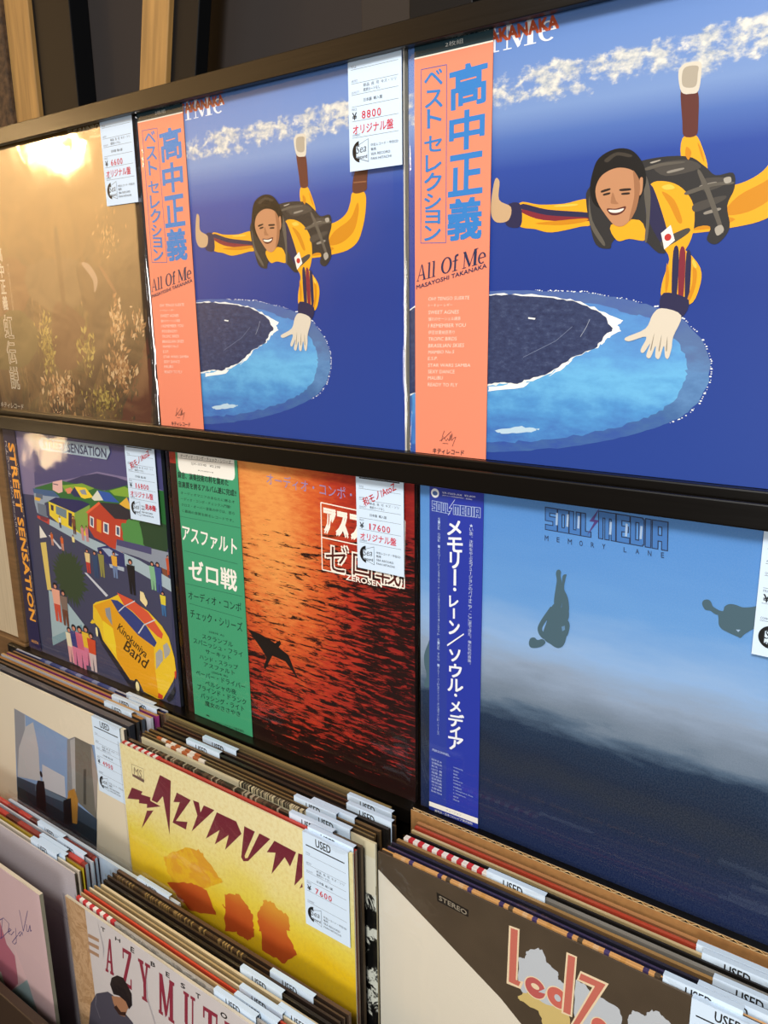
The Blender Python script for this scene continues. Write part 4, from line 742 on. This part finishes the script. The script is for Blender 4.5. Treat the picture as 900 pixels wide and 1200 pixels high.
def sea_obi():
    b = MB(); D, W = '#2536a0', '#e6ecf4'
    b.box(0.010, 0.061, -0.0004, 0, 0.0, 0.315, '#2a3c98'); b.yb = -0.0004
    b.rect(28, 0, 61, 315, D); b.lay -= .3
    b.oval(*[(15.4,297.4)][0], 3.9, 3.9, W); b.oval(*[(15.4,297.3)][0], 2.4, 1.9, '#4a6aa8')
    b.text('YP-7003-AX  ¥2,800', [(22.2,299.4),(53.5,299.7),(22.2,297.6)], W); b.text('(NM-5-1) 日本語解説付・歌詞付', [(22.6,297.1),(50.6,296.9),(22.6,295.9)], W)
    block(b, 'SOUL', [(12.7,290.5),(29.6,289.8),(12.7,282.5)], '#b9cbe8', '#27409a', .35, (1, .9, .9, .8)); block(b, 'MEDIA', [(33.4,289.8),(58.2,290.4),(33.4,281.9)], '#b9cbe8', '#27409a', .35, (1.2, .9, .9, .4, 1))
    b.line([(34.8,294.4),(29.2,286.5),(32.2,286.9),(28.5,280.4)], .4, '#c9d8ee')
    for ch, q in zip('メモリーレーン/ソウルメディア', (
        [(27.8,275.4),(40.7,277.2),(27.9,263.8)], [(28.0,261.3),(42.2,263.1),(28.0,249.3)], [(30.5,249.1),(39.1,250.3),(30.6,235.5)], None,
        [(30.2,210.9),(38.7,212.6),(30.3,201.3)], None, [(30.0,188.7),(40.1,190.2),(30.1,176.8)], None,
        [(30.6,162.7),(41.2,164.6),(30.7,152.1)], [(30.7,149.5),(42.6,151.4),(30.8,137.6)], [(29.2,135.3),(44.3,137.9),(29.3,124.1)], [(31.8,115.4),(42.2,116.9),(31.9,105.2)], [(30.3,102.8),(45.5,105.1),(30.4,91.0)], [(32.0,91.5),(42.1,93.1),(32.1,81.1)], [(30.4,80.6),(45.0,82.6),(30.5,68.6)])):
        if q: b.text(ch, q, W, .03)
    for q in ([(34.3,235.1),(36.6,235.5),(36.7,221.1),(34.2,220.9)], [(33.8,200.6),(35.7,201.0),(35.8,191.8),(33.9,191.3)], [(28.2,166.5),(44.5,180.5),(44.9,179.5),(28.6,165.1)]): b.poly(q, W)
    b.oval(*[(35.4,217.6)][0], 1.6, 1.6, W, n=12); b.oval(*[(37.3,121.9)][0], 1.5, 1.5, W, n=12)
    x = [(50.4,276.9)][0][0]; z0 = [(50.4,276.5)][0][1]; z1 = [(52.3,152.3)][0][1]
    b.vtext('★いま、沈黙をやぶるフュージョンのパイオニア。ここまできた、俺たちの音楽。', x, 3.4, z0, z1, '#c4d2ee')
    x = [(19.8,272.5)][0][0]; z0 = [(20.1,277.3)][0][1]; z1 = [(22.2,78.7)][0][1]
    b.vtext('SIDE ONE 1メモリー・レーン2サルサ・デ・パイ3スカイウェイ4シルエット SIDE TWO 1ブルー・バード2シャイン・オン3マインド・ゲームス', x, 2.2, z0, z1, '#a8bce2')
    b.text('PERSONNEL:', [(13.9,63.4),(32.2,63.6),(13.9,61.1)], '#b8c8ea')
    nm = ('田中正木', '佐藤和夫', '鈴木 一', '山口 豊', '加藤 実', '中村 誠 ほか', '石井慎吾', '前田清', '小川竜', '大野達也', 'Border Horns')
    ro = ('keyboards', 'drums', 'bass', 'guitar', 'keyboards', 'trumpet', 'trombone', 't. saxophone, flute', 'a. saxophone', 'vocal', 'chorus')
    for i in range(11):
        zz = 62.5 - i * 3.15; b.tx(nm[i], 13, zz - 11, 24, zz - 9, '#b8c8ea'); b.tx(ro[i], 36, zz - 11, 36 + 1.05 * len(ro[i]), zz - 9.2, '#a8bce2')
    b.poly([(10.6,9.0),(61.3,11.2),(61.4,5.7),(10.6,4.4)], '#e4e4e0'); b.text('フュージョン', [(28.5,8.0),(44.7,9.1),(28.5,6.0)], '#60646c')
    b.text('発売元・日本コロムビア株式会社', [(16.6,3.0),(56.2,4.8),(16.6,0.6)], W, .01)
    return b
t = thing('record_sleeve', 'blue evening sea sleeve with falling silhouettes, right end of the lower ledge', 'record', (0.3265, 0.0, -0.33), 'sleeves on the lower ledge')
sea_cover().build('cover', t); q = sea_obi().build('paper_strip', t); q.location.y = -0.0008; q['label'] = 'royal blue paper strip'
link('outer_bag', film_mesh(0.321, 0.3165, 0.005, seed=17, wavy=0.0009, m=FILM), t, (-0.003, -0.0022, 0))
add_tag(t, 0.2672, 0.3125, -0.0035, tagm('7700', stamp=False))

# ------------------------------------------------------------------ records standing in the bins
PREV = {}
BAGS = [film_mesh(0.3155, 0.3165, 0.0008, seed=30 + i, wavy=0.0006, lip=0.004, m=CRINKLE, nx=40, nz=8) for i in range(3)]
USED_TAG = tagm('', full=False)
def rec(group, label, x0, y, t_, top, col, zf, tag=None, tagmesh=None, side=None, h=0.315, front=None, art=None, tape=None, bag=True, w_=0.315, bagn=[0], tag2=None):
    """one record in a bin: x0 left edge, y front face, zf the bin floor"""
    py = PREV.get(group)
    if py is not None:
        t_ = max(min(t_, py - 0.0036 - y), min(t_, py - 0.0029 - y, 0.0016))
    PREV[group] = y
    o = thing('record_sleeve', label, 'record', (x0, y, zf), group)
    b = MB(); b.box(0, w_, 0, t_, 0, h, col, top=top, side=side or top, front=front); b.lay = 2
    if art: art(b)
    b.build('cover', o)
    if tape:
        for tp in tape:
            xa, xb, cs, n = tp; k = MB()
            for i in range(n):
                k.box(xa + (xb - xa) * i / n, xa + (xb - xa) * (i + 1) / n, -0.0009, t_ + 0.0003, h - 0.0045, h + 0.0005, cs[i % len(cs)])
            k.build('edge_tape', o)
    if bag:
        link('outer_bag', BAGS[bagn[0] % 3], o, (-0.0006, -0.0008, 0)); bagn[0] += 1
    if tag is not None: add_tag(o, tag, h if tagmesh else h + 0.0036, -0.0017 if bag else -0.0010, tagmesh or USED_TAG)
    if tag2 is not None: add_tag(o, tag2, h, -0.0025 if bag else -0.0012, USED_TAG)
    return o
F1, F2 = -0.644, -0.775
G1, G2, G3, G4, G5 = 'records in the upper left bin', 'records in the upper middle bin', 'records in the upper right bin', 'records in the lower left bin', 'records in the lower middle bin'
STR = ['#c8343a', '#efe9e2']
# --- upper left bin, back to front
rec(G1, 'white edged record with navy streaks, hindmost in the upper left bin', -0.3265, -0.0185, 0.0030, '#b9bcc8', '#2c3560', F1, tag=0.245, tape=[(0.06, 0.22, ['#44538c', '#8a94b8', '#3a4880'], 14)])
rec(G1, 'dull brown record just before the hindmost in the upper left bin', -0.324, -0.0245, 0.0030, '#8a6a48', '#4a3a2c', F1, tag=0.255)
rec(G1, 'magenta ended record in the upper left bin behind a copper lit edge', -0.327, -0.0315, 0.0042, '#b07a44', '#7c2c6a', F1, side='#b0438c', tag=0.235)
rec(G1, 'white ended record in the upper left bin before the magenta one', -0.329, -0.0385, 0.0040, '#caa06a', '#c9ccd6', F1, side='#d5d8e2')
rec(G1, 'tan topped record in the upper left bin with a tag set in from its end', -0.3345, -0.0465, 0.0042, '#a8763c', '#3a3430', F1, side='#48505c', tag=0.249)
rec(G1, 'bronze dark record in the upper left bin, second behind the cream photo sleeve', -0.334, -0.0535, 0.0036, '#6a4c2e', '#2a2420', F1, side='#3a3a3c')
rec(G1, 'thick slate grey record right behind the cream photo sleeve', -0.3335, -0.0645, 0.0082, '#5c5a5e', '#3c3c44', F1, side='#2c2e36', tape=[(0.005, 0.05, ['#1c1c20', '#77777c'], 26)])
def cream_photo(b):
    b.poly([(85.5,273.4),(205.8,268.2),(261.1,278.3),(238.0,140.9),(64.3,147.3)], '#7f9cc4')
    b.poly([(85.5,273.4),(110.2,271.6),(107.6,254.3),(127.4,267.0),(129.4,251.4),(131.9,232.5),(128.0,197.9),(127.4,184.2),(71.2,170.9)], '#b4b6ba'); b.poly([(85.5,273.4),(109.2,271.9),(105.7,250.4),(84.1,216.6),(71.2,170.9),(77.2,221.2)], '#8b8f98')
    b.poly([(136.1,211.4),(184.2,211.2),(180.9,177.3),(129.8,174.9)], '#b9bcc4')
    b.poly([(199.7,266.2),(217.2,275.6),(206.7,200.0),(185.4,185.6)], '#83868a'); b.poly([(206.1,267.1),(218.0,274.6),(206.7,200.0),(198.4,196.9)], '#a6a8aa')
    b.poly([(217.2,275.6),(250.7,275.5),(253.2,257.4),(255.3,236.6),(243.6,175.6),(203.3,185.8)], '#6c6a62'); b.poly([(248.8,275.5),(252.3,263.2),(256.2,237.0),(251.1,216.4),(242.7,181.6),(244.2,213.9),(245.7,245.6)], '#9a928c'); b.poly([(227.5,236.7),(233.5,238.8),(224.8,187.5),(219.0,186.9)], '#45443e')
    b.poly([(69.3,170.2),(130.2,176.8),(192.7,181.8),(244.6,176.0),(237.4,137.4),(64.7,143.9)], '#39485a'); b.poly([(113.9,175.9),(187.4,179.7),(191.4,174.7),(111.6,164.8)], '#5f7488')
    b.poly([(67.2,155.4),(241.8,158.7),(235.7,126.8),(58.6,116.6)], '#222c36')
    b.poly([(114.3,172.6),(120.8,183.2),(135.4,187.1),(135.2,170.2),(130.9,137.8),(109.7,139.9)], '#15171c'); b.poly([(189.9,193.8),(203.7,202.1),(208.5,187.7),(200.2,151.7),(179.4,146.7),(180.7,170.6)], '#a87a34'); b.poly([(175.5,175.2),(193.3,185.3),(189.6,147.5),(169.9,139.6)], '#15171c')
    b.oval(*[(130.7,195.5)][0], 3.0, 4.4, '#15171c')
o = rec(G1, 'cream sleeve with a small street photo, foremost in the upper left bin', -0.3315, -0.0727, 0.0036, '#efe6cc', '#e2d9c2', F1, art=cream_photo, side='#54504a', tag=0.259, tagmesh=tagm('4900', stamp=False))
# --- upper middle bin
rec(G2, 'beige bagged record, hindmost in the upper middle bin', -0.006, -0.0250, 0.0034, '#8c7a50', '#6a5c40', F1, h=0.317)
rec(G2, 'olive brown record, second from the back of the upper middle bin with end tag', 0.0035, -0.0305, 0.0034, '#6a5434', '#40342a', F1, tag=0.262)
rec(G2, 'maroon streaked record near the back of the upper middle bin, its white tag mid left', 0.006, -0.0358, 0.0034, '#5a3426', '#38241c', F1, tag=0.066)
rec(G2, 'chocolate brown record in the upper middle bin, white end tag with faint print', 0.0115, -0.0418, 0.0036, '#54402a', '#241c18', F1, tag=0.262)
rec(G2, 'black record in the upper middle bin with tag left of centre', 0.0095, -0.0492, 0.0036, '#2a241e', '#141210', F1, tag=0.052)
rec(G2, 'brown record in the upper middle bin just in front of the black one', 0.005, -0.0560, 0.0036, '#6a5232', '#3c3022', F1, tag=0.238)
rec(G2, 'brown record with orange and white checked top tape in the upper middle bin', 0.004, -0.0610, 0.0036, '#7c6038', '#443626', F1, tape=[(0.022, 0.090, ['#c06a3a', '#efe6d8'], 9)], tag=0.222)
rec(G2, 'tan record with white checked tape, behind the cream splattered sleeve', 0.006, -0.0655, 0.0032, '#75603a', '#4a3c2a', F1, tape=[(0.040, 0.100, ['#efe6d8', '#b8643a'], 7)])
def splatter(b):
    b.rect(0, 298, 315, 315, '#d8cfae'); b.rect(290, 262, 315, 300, '#ddd8c2')
rec(G2, 'cream sleeve with black ink splatter down its front in the upper middle bin', 0.012, -0.0712, 0.0040, '#d4c9a2', '#cfc6a4', F1, front=SPLATTER, art=splatter, tag=0.238, tape=[(0.150, 0.235, [random.choice(['#1c1a16', '#cfc39c', '#4a4436', '#d4c9a2', '#8a8068']) for _ in range(70)], 70)])
rec(G2, 'dark record with speckled edge, third from the front of the upper middle bin', 0.0045, -0.0822, 0.0034, '#5a4c3a', '#2a241e', F1, tag=0.235, tape=[(0.03, 0.22, [random.choice(['#3a3026', '#3a3026', '#2c261e', '#5a4c3a', '#a89c84']) for _ in range(110)], 110)])
rec(G2, 'red edged record with candy striped tape behind the yellow sleeve', 0.0035, -0.0888, 0.0036, '#c4473c', '#b83c34', F1, tape=[(0.000, 0.060, STR, 13)], tag=0.264, side='#8c7a6a')
def yellow_art(b):
    r = random.Random(12); MR = '#6e2434'
    for q in ([(58.2,202.8),(92.0,226.3),(115.9,236.5),(132.8,226.3),(149.0,212.7),(120.7,192.6),(76.6,172.2),(63.4,184.8)], [(195.9,200.5),(206.4,216.6),(223.0,218.4),(235.5,216.7),(238.2,201.0),(196.4,179.9)], [(150.9,200.0),(171.6,209.7),(182.7,202.1),(189.7,192.6),(180.4,171.8),(147.0,154.9)], [(197.1,201.6),(207.4,220.0),(219.3,222.4),(230.1,209.4),(234.9,193.5),(245.5,178.9),(229.2,160.0),(199.3,159.7)], [(60.1,171.6),(101.0,190.3),(124.0,191.9),(135.8,168.4),(97.2,154.2),(80.0,159.9)], [(145.6,186.1),(156.1,182.8),(174.9,185.4),(188.0,187.5),(189.5,173.1),(180.8,159.9),(165.0,160.7),(158.4,177.3)]):
        b.poly(jag(q, 1.6, r, 6), '#cc6a2a', AMBER if q[0][1] > 190 and q[0][0] < 150 else ORANGE)
    for q in ([(14.5,268.5),(32.5,270.3),(29.4,265.9),(45.1,268.2),(44.1,263.9),(61.1,263.6),(37.2,252.6),(38.3,257.5),(24.2,253.4),(25.3,258.0),(4.3,251.4)], [(37.2,249.4),(48.3,254.0),(24.7,223.1)], [(64.3,301.2),(81.2,300.7),(71.7,234.8),(66.2,277.5),(55.6,265.7),(46.8,265.6)],
              [(89.3,290.3),(110.1,289.6),(84.0,255.8),(102.2,261.8),(98.9,251.7),(78.4,251.6),(92.8,280.6),(82.7,277.1)], [(113.4,290.8),(122.3,291.5),(123.5,280.8),(129.3,291.1),(144.4,291.6),(107.7,253.2),(118.5,275.4)],
              [(147.7,290.6),(174.4,291.2),(180.5,280.3),(155.8,252.4),(162.5,271.6),(141.3,252.3),(149.9,271.9),(128.7,253.6)], [(185.1,290.4),(198.9,290.2),(183.0,257.5),(183.6,255.0),(187.1,257.0),(204.8,290.8),(218.5,290.5),(187.2,253.5),(180.9,250.7),(178.1,253.9)],
              [(223.8,290.9),(250.2,290.1),(242.0,271.9),(235.8,278.8),(217.9,253.2),(224.5,278.7),(213.1,274.3)], [(252.9,290.3),(258.0,291.0),(257.1,279.3),(256.5,267.3),(246.2,253.7)], [(256.2,261.2),(256.3,256.8),(252.4,253.5)]): b.poly(q, MR)
    f = [(18.0,297.7),(37.7,298.9),(36.6,286.8),(17.4,285.9)]; b.line(f + f[:1], .4, '#7a6a58'); b.text('MS', [(21.5,295.4),(34.8,295.8),(20.5,286.4)], '#8a7a62'); b.poly([(17.9,286.2),(37.5,286.1),(36.5,282.2),(17.5,283.2)], '#6a5048')
rec(G2, 'yellow sleeve with jagged maroon lettering, foremost in the upper middle bin', 0.005, -0.0937, 0.0036, '#e2d9b0', '#dccf86', F1, front=YELLOW, art=yellow_art, tag=0.2605, tagmesh=tagm('7600', stamp=False), h=0.316, side='#d6cfbc')
# --- upper right bin
def kraft_divider():
    o = thing('cardboard_divider', 'corrugated brown cardboard sheet standing behind the upper right records', 'cardboard', (0.3275, -0.0178, F1))
    b = MB(); H = 0.3195
    b.box(0, 0.318, 0, 0.0006, 0, H, m=KRAFT, top='#d9bf92'); b.box(0, 0.318, 0.0031, 0.0037, 0, H, m=KRAFT, top='#d9bf92'); b.build('liner', o)
    k = MB(); n = 76
    for i in range(n):
        xa, xb = 0.318 * i / n, 0.318 * (i + 1) / n
        ya = 0.0006 if i % 2 else 0.0031; yb = 0.0031 if i % 2 else 0.0006
        k.face([(xa, ya, H - 0.0004), (xa, ya + 0.0003, H), (xb, yb + 0.0003, H), (xb, yb, H - 0.0004)], '#c9a670', PRINT)
        k.face([(xa, ya, 0), (xb, yb, 0), (xb, yb, H - 0.0004), (xa, ya, H - 0.0004)], '#2c2010', PRINT)  # dark flute walls put the shade of the holes into the colour
    k.build('flute', o)
kraft_divider()
rec(G3, 'salmon brown record right before the cardboard sheet', 0.3385, -0.0255, 0.0036, '#b88658', '#8a5a3c', F1, h=0.314)
rec(G3, 'brick red edged record in the upper right bin, between salmon and cream edges', 0.341, -0.0318, 0.0040, '#b8452e', '#a03c28', F1, tag=0.242)
rec(G3, 'cream edged record in the upper right bin in front of the red edge', 0.3415, -0.0378, 0.0036, '#cdb78c', '#a08c64', F1, tag=0.247)
rec(G3, 'thin black edged record in the upper right bin', 0.3425, -0.0425, 0.0032, '#1e1a18', '#141210', F1, bag=False)
rec(G3, 'grey topped record with red and white candy tape in the upper right bin', 0.342, -0.0495, 0.0048, '#85827a', '#6e6c66', F1, tape=[(0.0, 0.082, ['#efe9e2', '#c8343a'], 17)], tag=0.082)
rec(G3, 'tan brown record in the upper right bin, just before the grey topped one', 0.3385, -0.0560, 0.0036, '#a5814e', '#6a5236', F1, tag=0.262)
rec(G3, 'navy black record in the upper right bin before the tan one', 0.337, -0.0622, 0.0040, '#2a2838', '#1a1a26', F1)
rec(G3, 'dark violet edged record, third from the front of the upper right bin', 0.3375, -0.0678, 0.0036, '#3c3454', '#22203a', F1, tag=0.256)
rec(G3, 'gold edged record with violet dashes behind the brown diagonal sleeve', 0.3355, -0.0730, 0.0034, '#e0a45c', '#5a4a3c', F1, tape=[(0.012, 0.235, ['#dca668', '#dca668', '#e2b888', '#dca668', '#4f4270', '#dca668', '#dca668', '#d39c58', '#dca668', '#dca668', '#dca668', '#463a64', '#dca668', '#5a4c3c'], 56)], tag=0.237)
def diag_art(b):
    W = '#d9d4c4'
    b.poly([(-0.6,297.7),(-2.4,139.7),(-2.7,64.6),(179.7,187.5),(118.3,233.4)], W)
    b.poly([(58.5,302.4),(88.3,300.0),(88.4,293.4),(59.4,294.4)], '#1c1814'); b.text('STEREO', [(61.1,300.6),(86.8,298.4),(61.1,296.4)], '#8a8272', .03)
    r = random.Random(2); cl = '#b8c0c8'
    for q, c in (([(131.6,279.4),(137.6,280.8),(138.6,287.9),(147.5,295.3),(151.7,295.3),(155.4,286.5),(158.7,285.6),(164.6,283.3),(164.9,277.0),(170.7,276.5),(175.0,253.0),(152.0,239.4),(134.2,252.2)], cl), ([(132.6,243.6),(141.2,253.3),(153.4,249.8),(175.0,253.0),(175.7,238.3),(156.0,226.3),(150.3,240.3),(134.5,240.8)], '#c9b474'), ([(178.4,284.5),(186.4,283.5),(190.6,278.6),(199.1,279.9),(211.4,277.2),(213.5,268.6),(214.5,251.1),(179.4,229.2),(178.2,254.9)], cl), ([(218.2,276.8),(220.1,281.8),(224.5,282.3),(228.9,282.2),(232.8,289.2),(238.3,291.3),(242.8,287.9),(251.4,284.5),(252.4,271.3),(222.0,252.2),(217.9,269.5)], cl)):
        b.poly(jag(q, .9, r, 5), c)
    E, F_ = '#e2cfae', '#bf6a5c'
    def let(q, q2): b.poly(q, E); b.poly(q2, F_)
    let([(123.8,303.6),(132.6,304.6),(132.2,257.8),(137.4,259.8),(135.1,251.7),(123.1,250.2)], [(125.3,302.1),(131.2,302.9),(130.8,258.0),(134.9,258.0),(133.4,253.3),(124.9,252.8)])
    x, z = [(147.0,259.4)][0]; b.oval(x, z, 9.2, 9.6, E); b.oval(x, z, 8.3, 8.7, '#b65a58'); b.oval(x, z + 1.4, 3.4, 2.4, E); b.poly([(149.7,257.5),(156.2,264.6),(155.1,258.7)], cl)
    x, z = [(165.1,260.7)][0]; b.oval(x, z, 9.2, 9.6, E); b.oval(x, z, 8.3, 8.7, '#c4665a'); b.oval(x, z, 2.6, 3.0, cl)
    let([(170.3,304.0),(178.4,304.3),(177.1,250.5),(168.6,249.2)], [(171.6,302.5),(177.1,302.9),(175.7,251.5),(170.1,251.1)])
    let([(181.5,293.8),(202.6,294.4),(177.7,230.1),(169.6,225.1),(190.8,284.5),(179.0,284.5)], [(182.0,291.9),(200.3,292.4),(176.8,231.4),(172.1,228.5),(192.8,286.8),(180.6,286.0)])
    x, z = [(198.2,253.9)][0]; b.oval(x, z, 7.2, 8.6, E); b.oval(x, z, 6.4, 7.8, '#c4665a'); b.oval(x, z, 2, 2.6, cl)
rec(G3, 'dark brown sleeve with cream diagonal and pink letters, foremost in the upper right bin', 0.3345, -0.0777, 0.0036, '#5a4c3c', '#4b4032', F1, front=BROWN_PRINT, art=diag_art, tag=0.2585, tagmesh=tagm('5500', stamp=False), side='#8a8478')
# --- lower left bin
o = rec(G4, 'pale blue sleeve in an overlong clear bag, hindmost of the lower bins', -0.203, -0.1172, 0.0034, '#cfdce8', '#b4c8dc', F2, h=0.3135, tag=0.252, bag=False)
b = MB(); n = 30
for i in range(n):
    xa, xb = -0.004 + 0.326 * i / n, -0.004 + 0.326 * (i + 1) / n; f = lambda x: -0.0006 - 0.0004 * math.sin(x * 55)
    h_ = lambda x: 0.3235 - max(0, x - 0.316) ** 2 * 120
    b.face([(xa, f(xa), 0), (xb, f(xb), 0), (xb, f(xb), h_(xb)), (xa, f(xa), h_(xa))], '#ffffff', CRINKLE)
    b.face([(xa, 0.0040, 0), (xb, 0.0040, 0), (xb, 0.0040, h_(xb)), (xa, 0.0040, h_(xa))], '#ffffff', CRINKLE)
    b.face([(xa, f(xa), h_(xa) - .0006), (xb, f(xb), h_(xb) - .0006), (xb, f(xb) - .0005, h_(xb)), (xa, f(xa) - .0005, h_(xa))], '#ffffff', CRINKLE)
b.build('outer_bag', o)
RT = ['#c2453a', '#c2453a', '#b83c34', '#6a2a26', '#c2453a', '#8a302a', '#b83c34', '#5a2622', '#a23a32', '#8a3c34', '#7c342e', '#74302c']
rec(G4, 'thick red spined record with end tag, back of the lower left bin', -0.3315, -0.1240, 0.0058, '#8a3a30', '#a8403a', F2, tape=[(0.02, 0.31, RT, 12)], tag=0.208, side='#9aaab8')
rec(G4, 'white topped record between the two red spined records', -0.3285, -0.1290, 0.0034, '#c4c8cc', '#b0bcc8', F2, tag=0.252, side='#9fb2c0')
rec(G4, 'red spined record with end tag, nearer the front of the lower left bin', -0.331, -0.1364, 0.0060, '#8a3a30', '#a8403a', F2, tape=[(0.01, 0.308, RT[1:] + RT[:1], 12)], tag=0.232, side='#8c9ba8')
rec(G4, 'ochre topped record with yellow end in the lower left bin', -0.329, -0.1412, 0.0036, '#8a6c34', '#b89c2c', F2, tag=0.236, side='#d2c02c')
rec(G4, 'thin cream record just behind the grey linen box', -0.327, -0.1462, 0.0026, '#d8cdb8', '#bfb6a6', F2, tag=0.225, side='#6c6458', bag=False)
def linen_art(b): b.line([(262, 246), (315, 246)], .5, '#58545c'); b.line([(275, 244), (285, 200)], .5, '#6a666e')
rec(G4, 'plain grey linen record box in the lower left bin', -0.328, -0.1512, 0.0040, '#c9bfb8', '#a9a4aa', F2, front=LINEN, art=linen_art, side='#4a463c', bag=False)
def pink_art(b):
    b.rect(0, 0, 315, 315, '#cfb4b8'); q = '#b87888'
    b.poly([(33.1,126.4),(207.1,274.3),(221.9,237.2),(230.0,211.4),(244.6,204.1),(244.6,167.9),(224.4,145.8),(213.9,141.3),(206.7,162.3),(111.3,100.0)], '#b06a7c')
    b.poly([(121.6,138.8),(205.3,161.6),(213.9,141.3),(163.4,96.3)], '#c8ccb8')
    b.poly([(224.4,145.8),(265.1,183.9),(279.9,142.7),(268.3,79.8),(138.9,-3.1),(175.3,103.2)], '#8fa6aa')
    b.poly([(246.3,216.9),(265.1,183.9),(264.2,184.9),(243.1,166.3),(247.2,205.5)], '#d8b8bc')
    I = '#4a3f78'
    for q in ([(228.6,244.8),(218.8,213.5)], [(219.4,237.2),(231.5,246.8),(242.0,244.7),(237.8,232.5),(218.8,213.5),(213.6,212.4)], [(239.2,232.3),(245.4,238.5),(241.5,238.4),(237.8,230.3),(243.7,230.9),(251.3,239.3)], [(255.6,246.0),(253.1,226.5),(248.1,220.8),(243.5,221.5),(258.1,238.2)], [(266.0,246.8),(260.0,240.7),(262.4,238.6),(268.9,247.3),(268.9,243.1)], [(269.5,275.3),(271.7,249.7),(287.0,283.0)], [(280.5,263.0),(279.0,254.0),(282.4,254.8),(287.9,265.8)], [(287.9,265.8),(287.0,257.4),(289.8,260.3)]): b.line(q, .9, I)
rec(G4, 'pink sleeve with handwritten violet title, foremost in the lower left bin', -0.3285, -0.1912, 0.0040, '#d8cbb4', '#cfb4b8', F2, art=pink_art, side='#8a8878', bag=True)
# --- lower middle bin
rec(G5, 'dark brown record, hindmost in the lower middle bin', 0.0195, -0.1222, 0.0034, '#5a4230', '#3a2c22', F2)
rec(G5, 'umber record with gold lettered edge in the lower middle bin', 0.0185, -0.1272, 0.0036, '#4e3a28', '#32261e', F2, tag=0.232, tape=[(0.005, 0.20, [random.choice(['#4e3a28', '#4e3a28', '#46341f', '#3c2e22', '#8a7046', '#a08450']) for _ in range(120)], 120)])
rec(G5, 'coffee dark record before the gold lettered edge', 0.018, -0.1330, 0.0036, '#3c2c20', '#2a201a', F2)
rec(G5, 'black topped record in the lower middle bin behind the cream ones', 0.0205, -0.1395, 0.0044, '#241c18', '#181412', F2, tag=0.205)
rec(G5, 'cream edged record, backmost of the pale group in the lower middle bin', 0.0245, -0.1455, 0.0036, '#d9c7a0', '#b8a47c', F2)
rec(G5, 'straw edged record in the lower middle bin amid the cream edges', 0.020, -0.1502, 0.0034, '#b89e70', '#98825c', F2, tag=0.262)
rec(G5, 'ivory edged record in the lower middle bin just behind the scarlet edge', 0.0185, -0.1550, 0.0036, '#e0d2b2', '#c0ae88', F2, tag=0.222)
rec(G5, 'scarlet edged record in the lower middle bin', 0.0165, -0.1600, 0.0034, '#cc4a30', '#b03c28', F2, bag=False)
rec(G5, 'light wood toned record right behind the grey marbled sleeve', 0.018, -0.1642, 0.0030, '#c8a678', '#a88a60', F2, bag=False, tag=0.225)
rec(G5, 'grey marbled sleeve with candy striped tape in the lower middle bin', 0.0195, -0.1700, 0.0034, '#a8a29a', '#b0aaa2', F2, front=GREY_MARBLE, tape=[(0.000, 0.062, STR, 11)], tag=0.205)
def best_art(b):
    b.rect(34, 0, 315, 315, '#cfcbcc')
    for q in ([(34.8,287.2),(53.1,289.8),(52.4,285.5),(34.1,282.7)], [(33.1,277.3),(51.6,280.6),(50.8,275.7),(32.4,272.8)], [(31.6,267.9),(50.0,270.3),(49.3,265.9),(30.8,263.4)]): b.poly(q, '#a8866a')
    for ch, q in zip('THEBESTO', ([(59.0,307.4),(65.8,308.2),(58.9,302.9)], [(81.9,307.6),(89.6,308.2),(81.2,303.4)], [(105.9,308.9),(111.0,309.0),(105.0,302.9)], [(135.3,308.0),(141.4,308.8),(134.7,303.1)], [(156.8,308.5),(161.6,308.6),(156.2,303.1)], [(177.0,307.7),(182.7,308.4),(176.5,302.5)], [(197.2,308.1),(202.7,308.9),(196.7,303.0)], [(228.4,306.7),(236.4,307.5),(228.0,301.2)])): b.text(ch, q, '#1e1c1e', .04)
    for ch, q in zip('AZYMUTH', ([(65.6,298.9),(78.5,300.7),(58.8,255.2)], [(91.4,300.5),(106.0,301.7),(85.9,254.6)], [(116.1,301.1),(133.5,302.4),(111.5,254.1)], [(145.4,301.8),(167.1,301.7),(140.0,253.2)], [(180.3,300.6),(196.0,301.0),(175.6,257.1)], [(205.7,299.3),(224.1,300.5),(201.5,256.2)], [(232.8,299.7),(251.3,301.1),(229.1,257.2)])):
        letters(b, SLAB, ch, q, '#8c2a40', (1,))
    D = '#4c4a58'
    b.poly([(16.0,164.9),(24.6,196.5),(37.5,216.2),(58.7,230.6),(68.0,230.9),(81.6,220.6),(95.8,215.4),(103.1,203.9),(9.5,146.3)], D)
    b.poly([(64.6,228.9),(66.5,220.8),(74.3,211.6),(83.9,215.0),(88.2,224.4),(94.1,234.6),(84.1,237.9)], '#a87a5c'); b.poly([(66.4,216.2),(74.3,211.6),(84.7,216.4),(86.7,222.4),(78.2,217.4),(71.1,221.3)], '#3a2620')
    b.poly([(64.2,242.4),(68.2,252.5),(78.5,261.1),(87.8,263.4),(93.6,258.9),(99.3,251.0),(98.2,237.1),(92.3,228.7),(88.3,235.8),(77.9,236.6),(68.3,232.9)], '#1f1a1e')
    for q in ([(126.7,296.6),(124.9,261.3),(137.1,224.9),(135.9,224.1),(123.4,258.3)], [(53.8,317.0),(60.7,283.1),(57.0,267.8),(58.7,282.0)]): b.poly(q, '#b6b2b6')
    b.line([(37.2,214.4),(33.1,199.1),(39.1,186.0)], .5, '#8a8894')
rec(G5, 'white marble sleeve with burgundy slab lettering, foremost in the lower middle bin', 0.0085, -0.1762, 0.0036, '#d0c6b0', '#cfcbcc', F2, front=TAN_MARBLE, art=best_art, side='#b8a078')
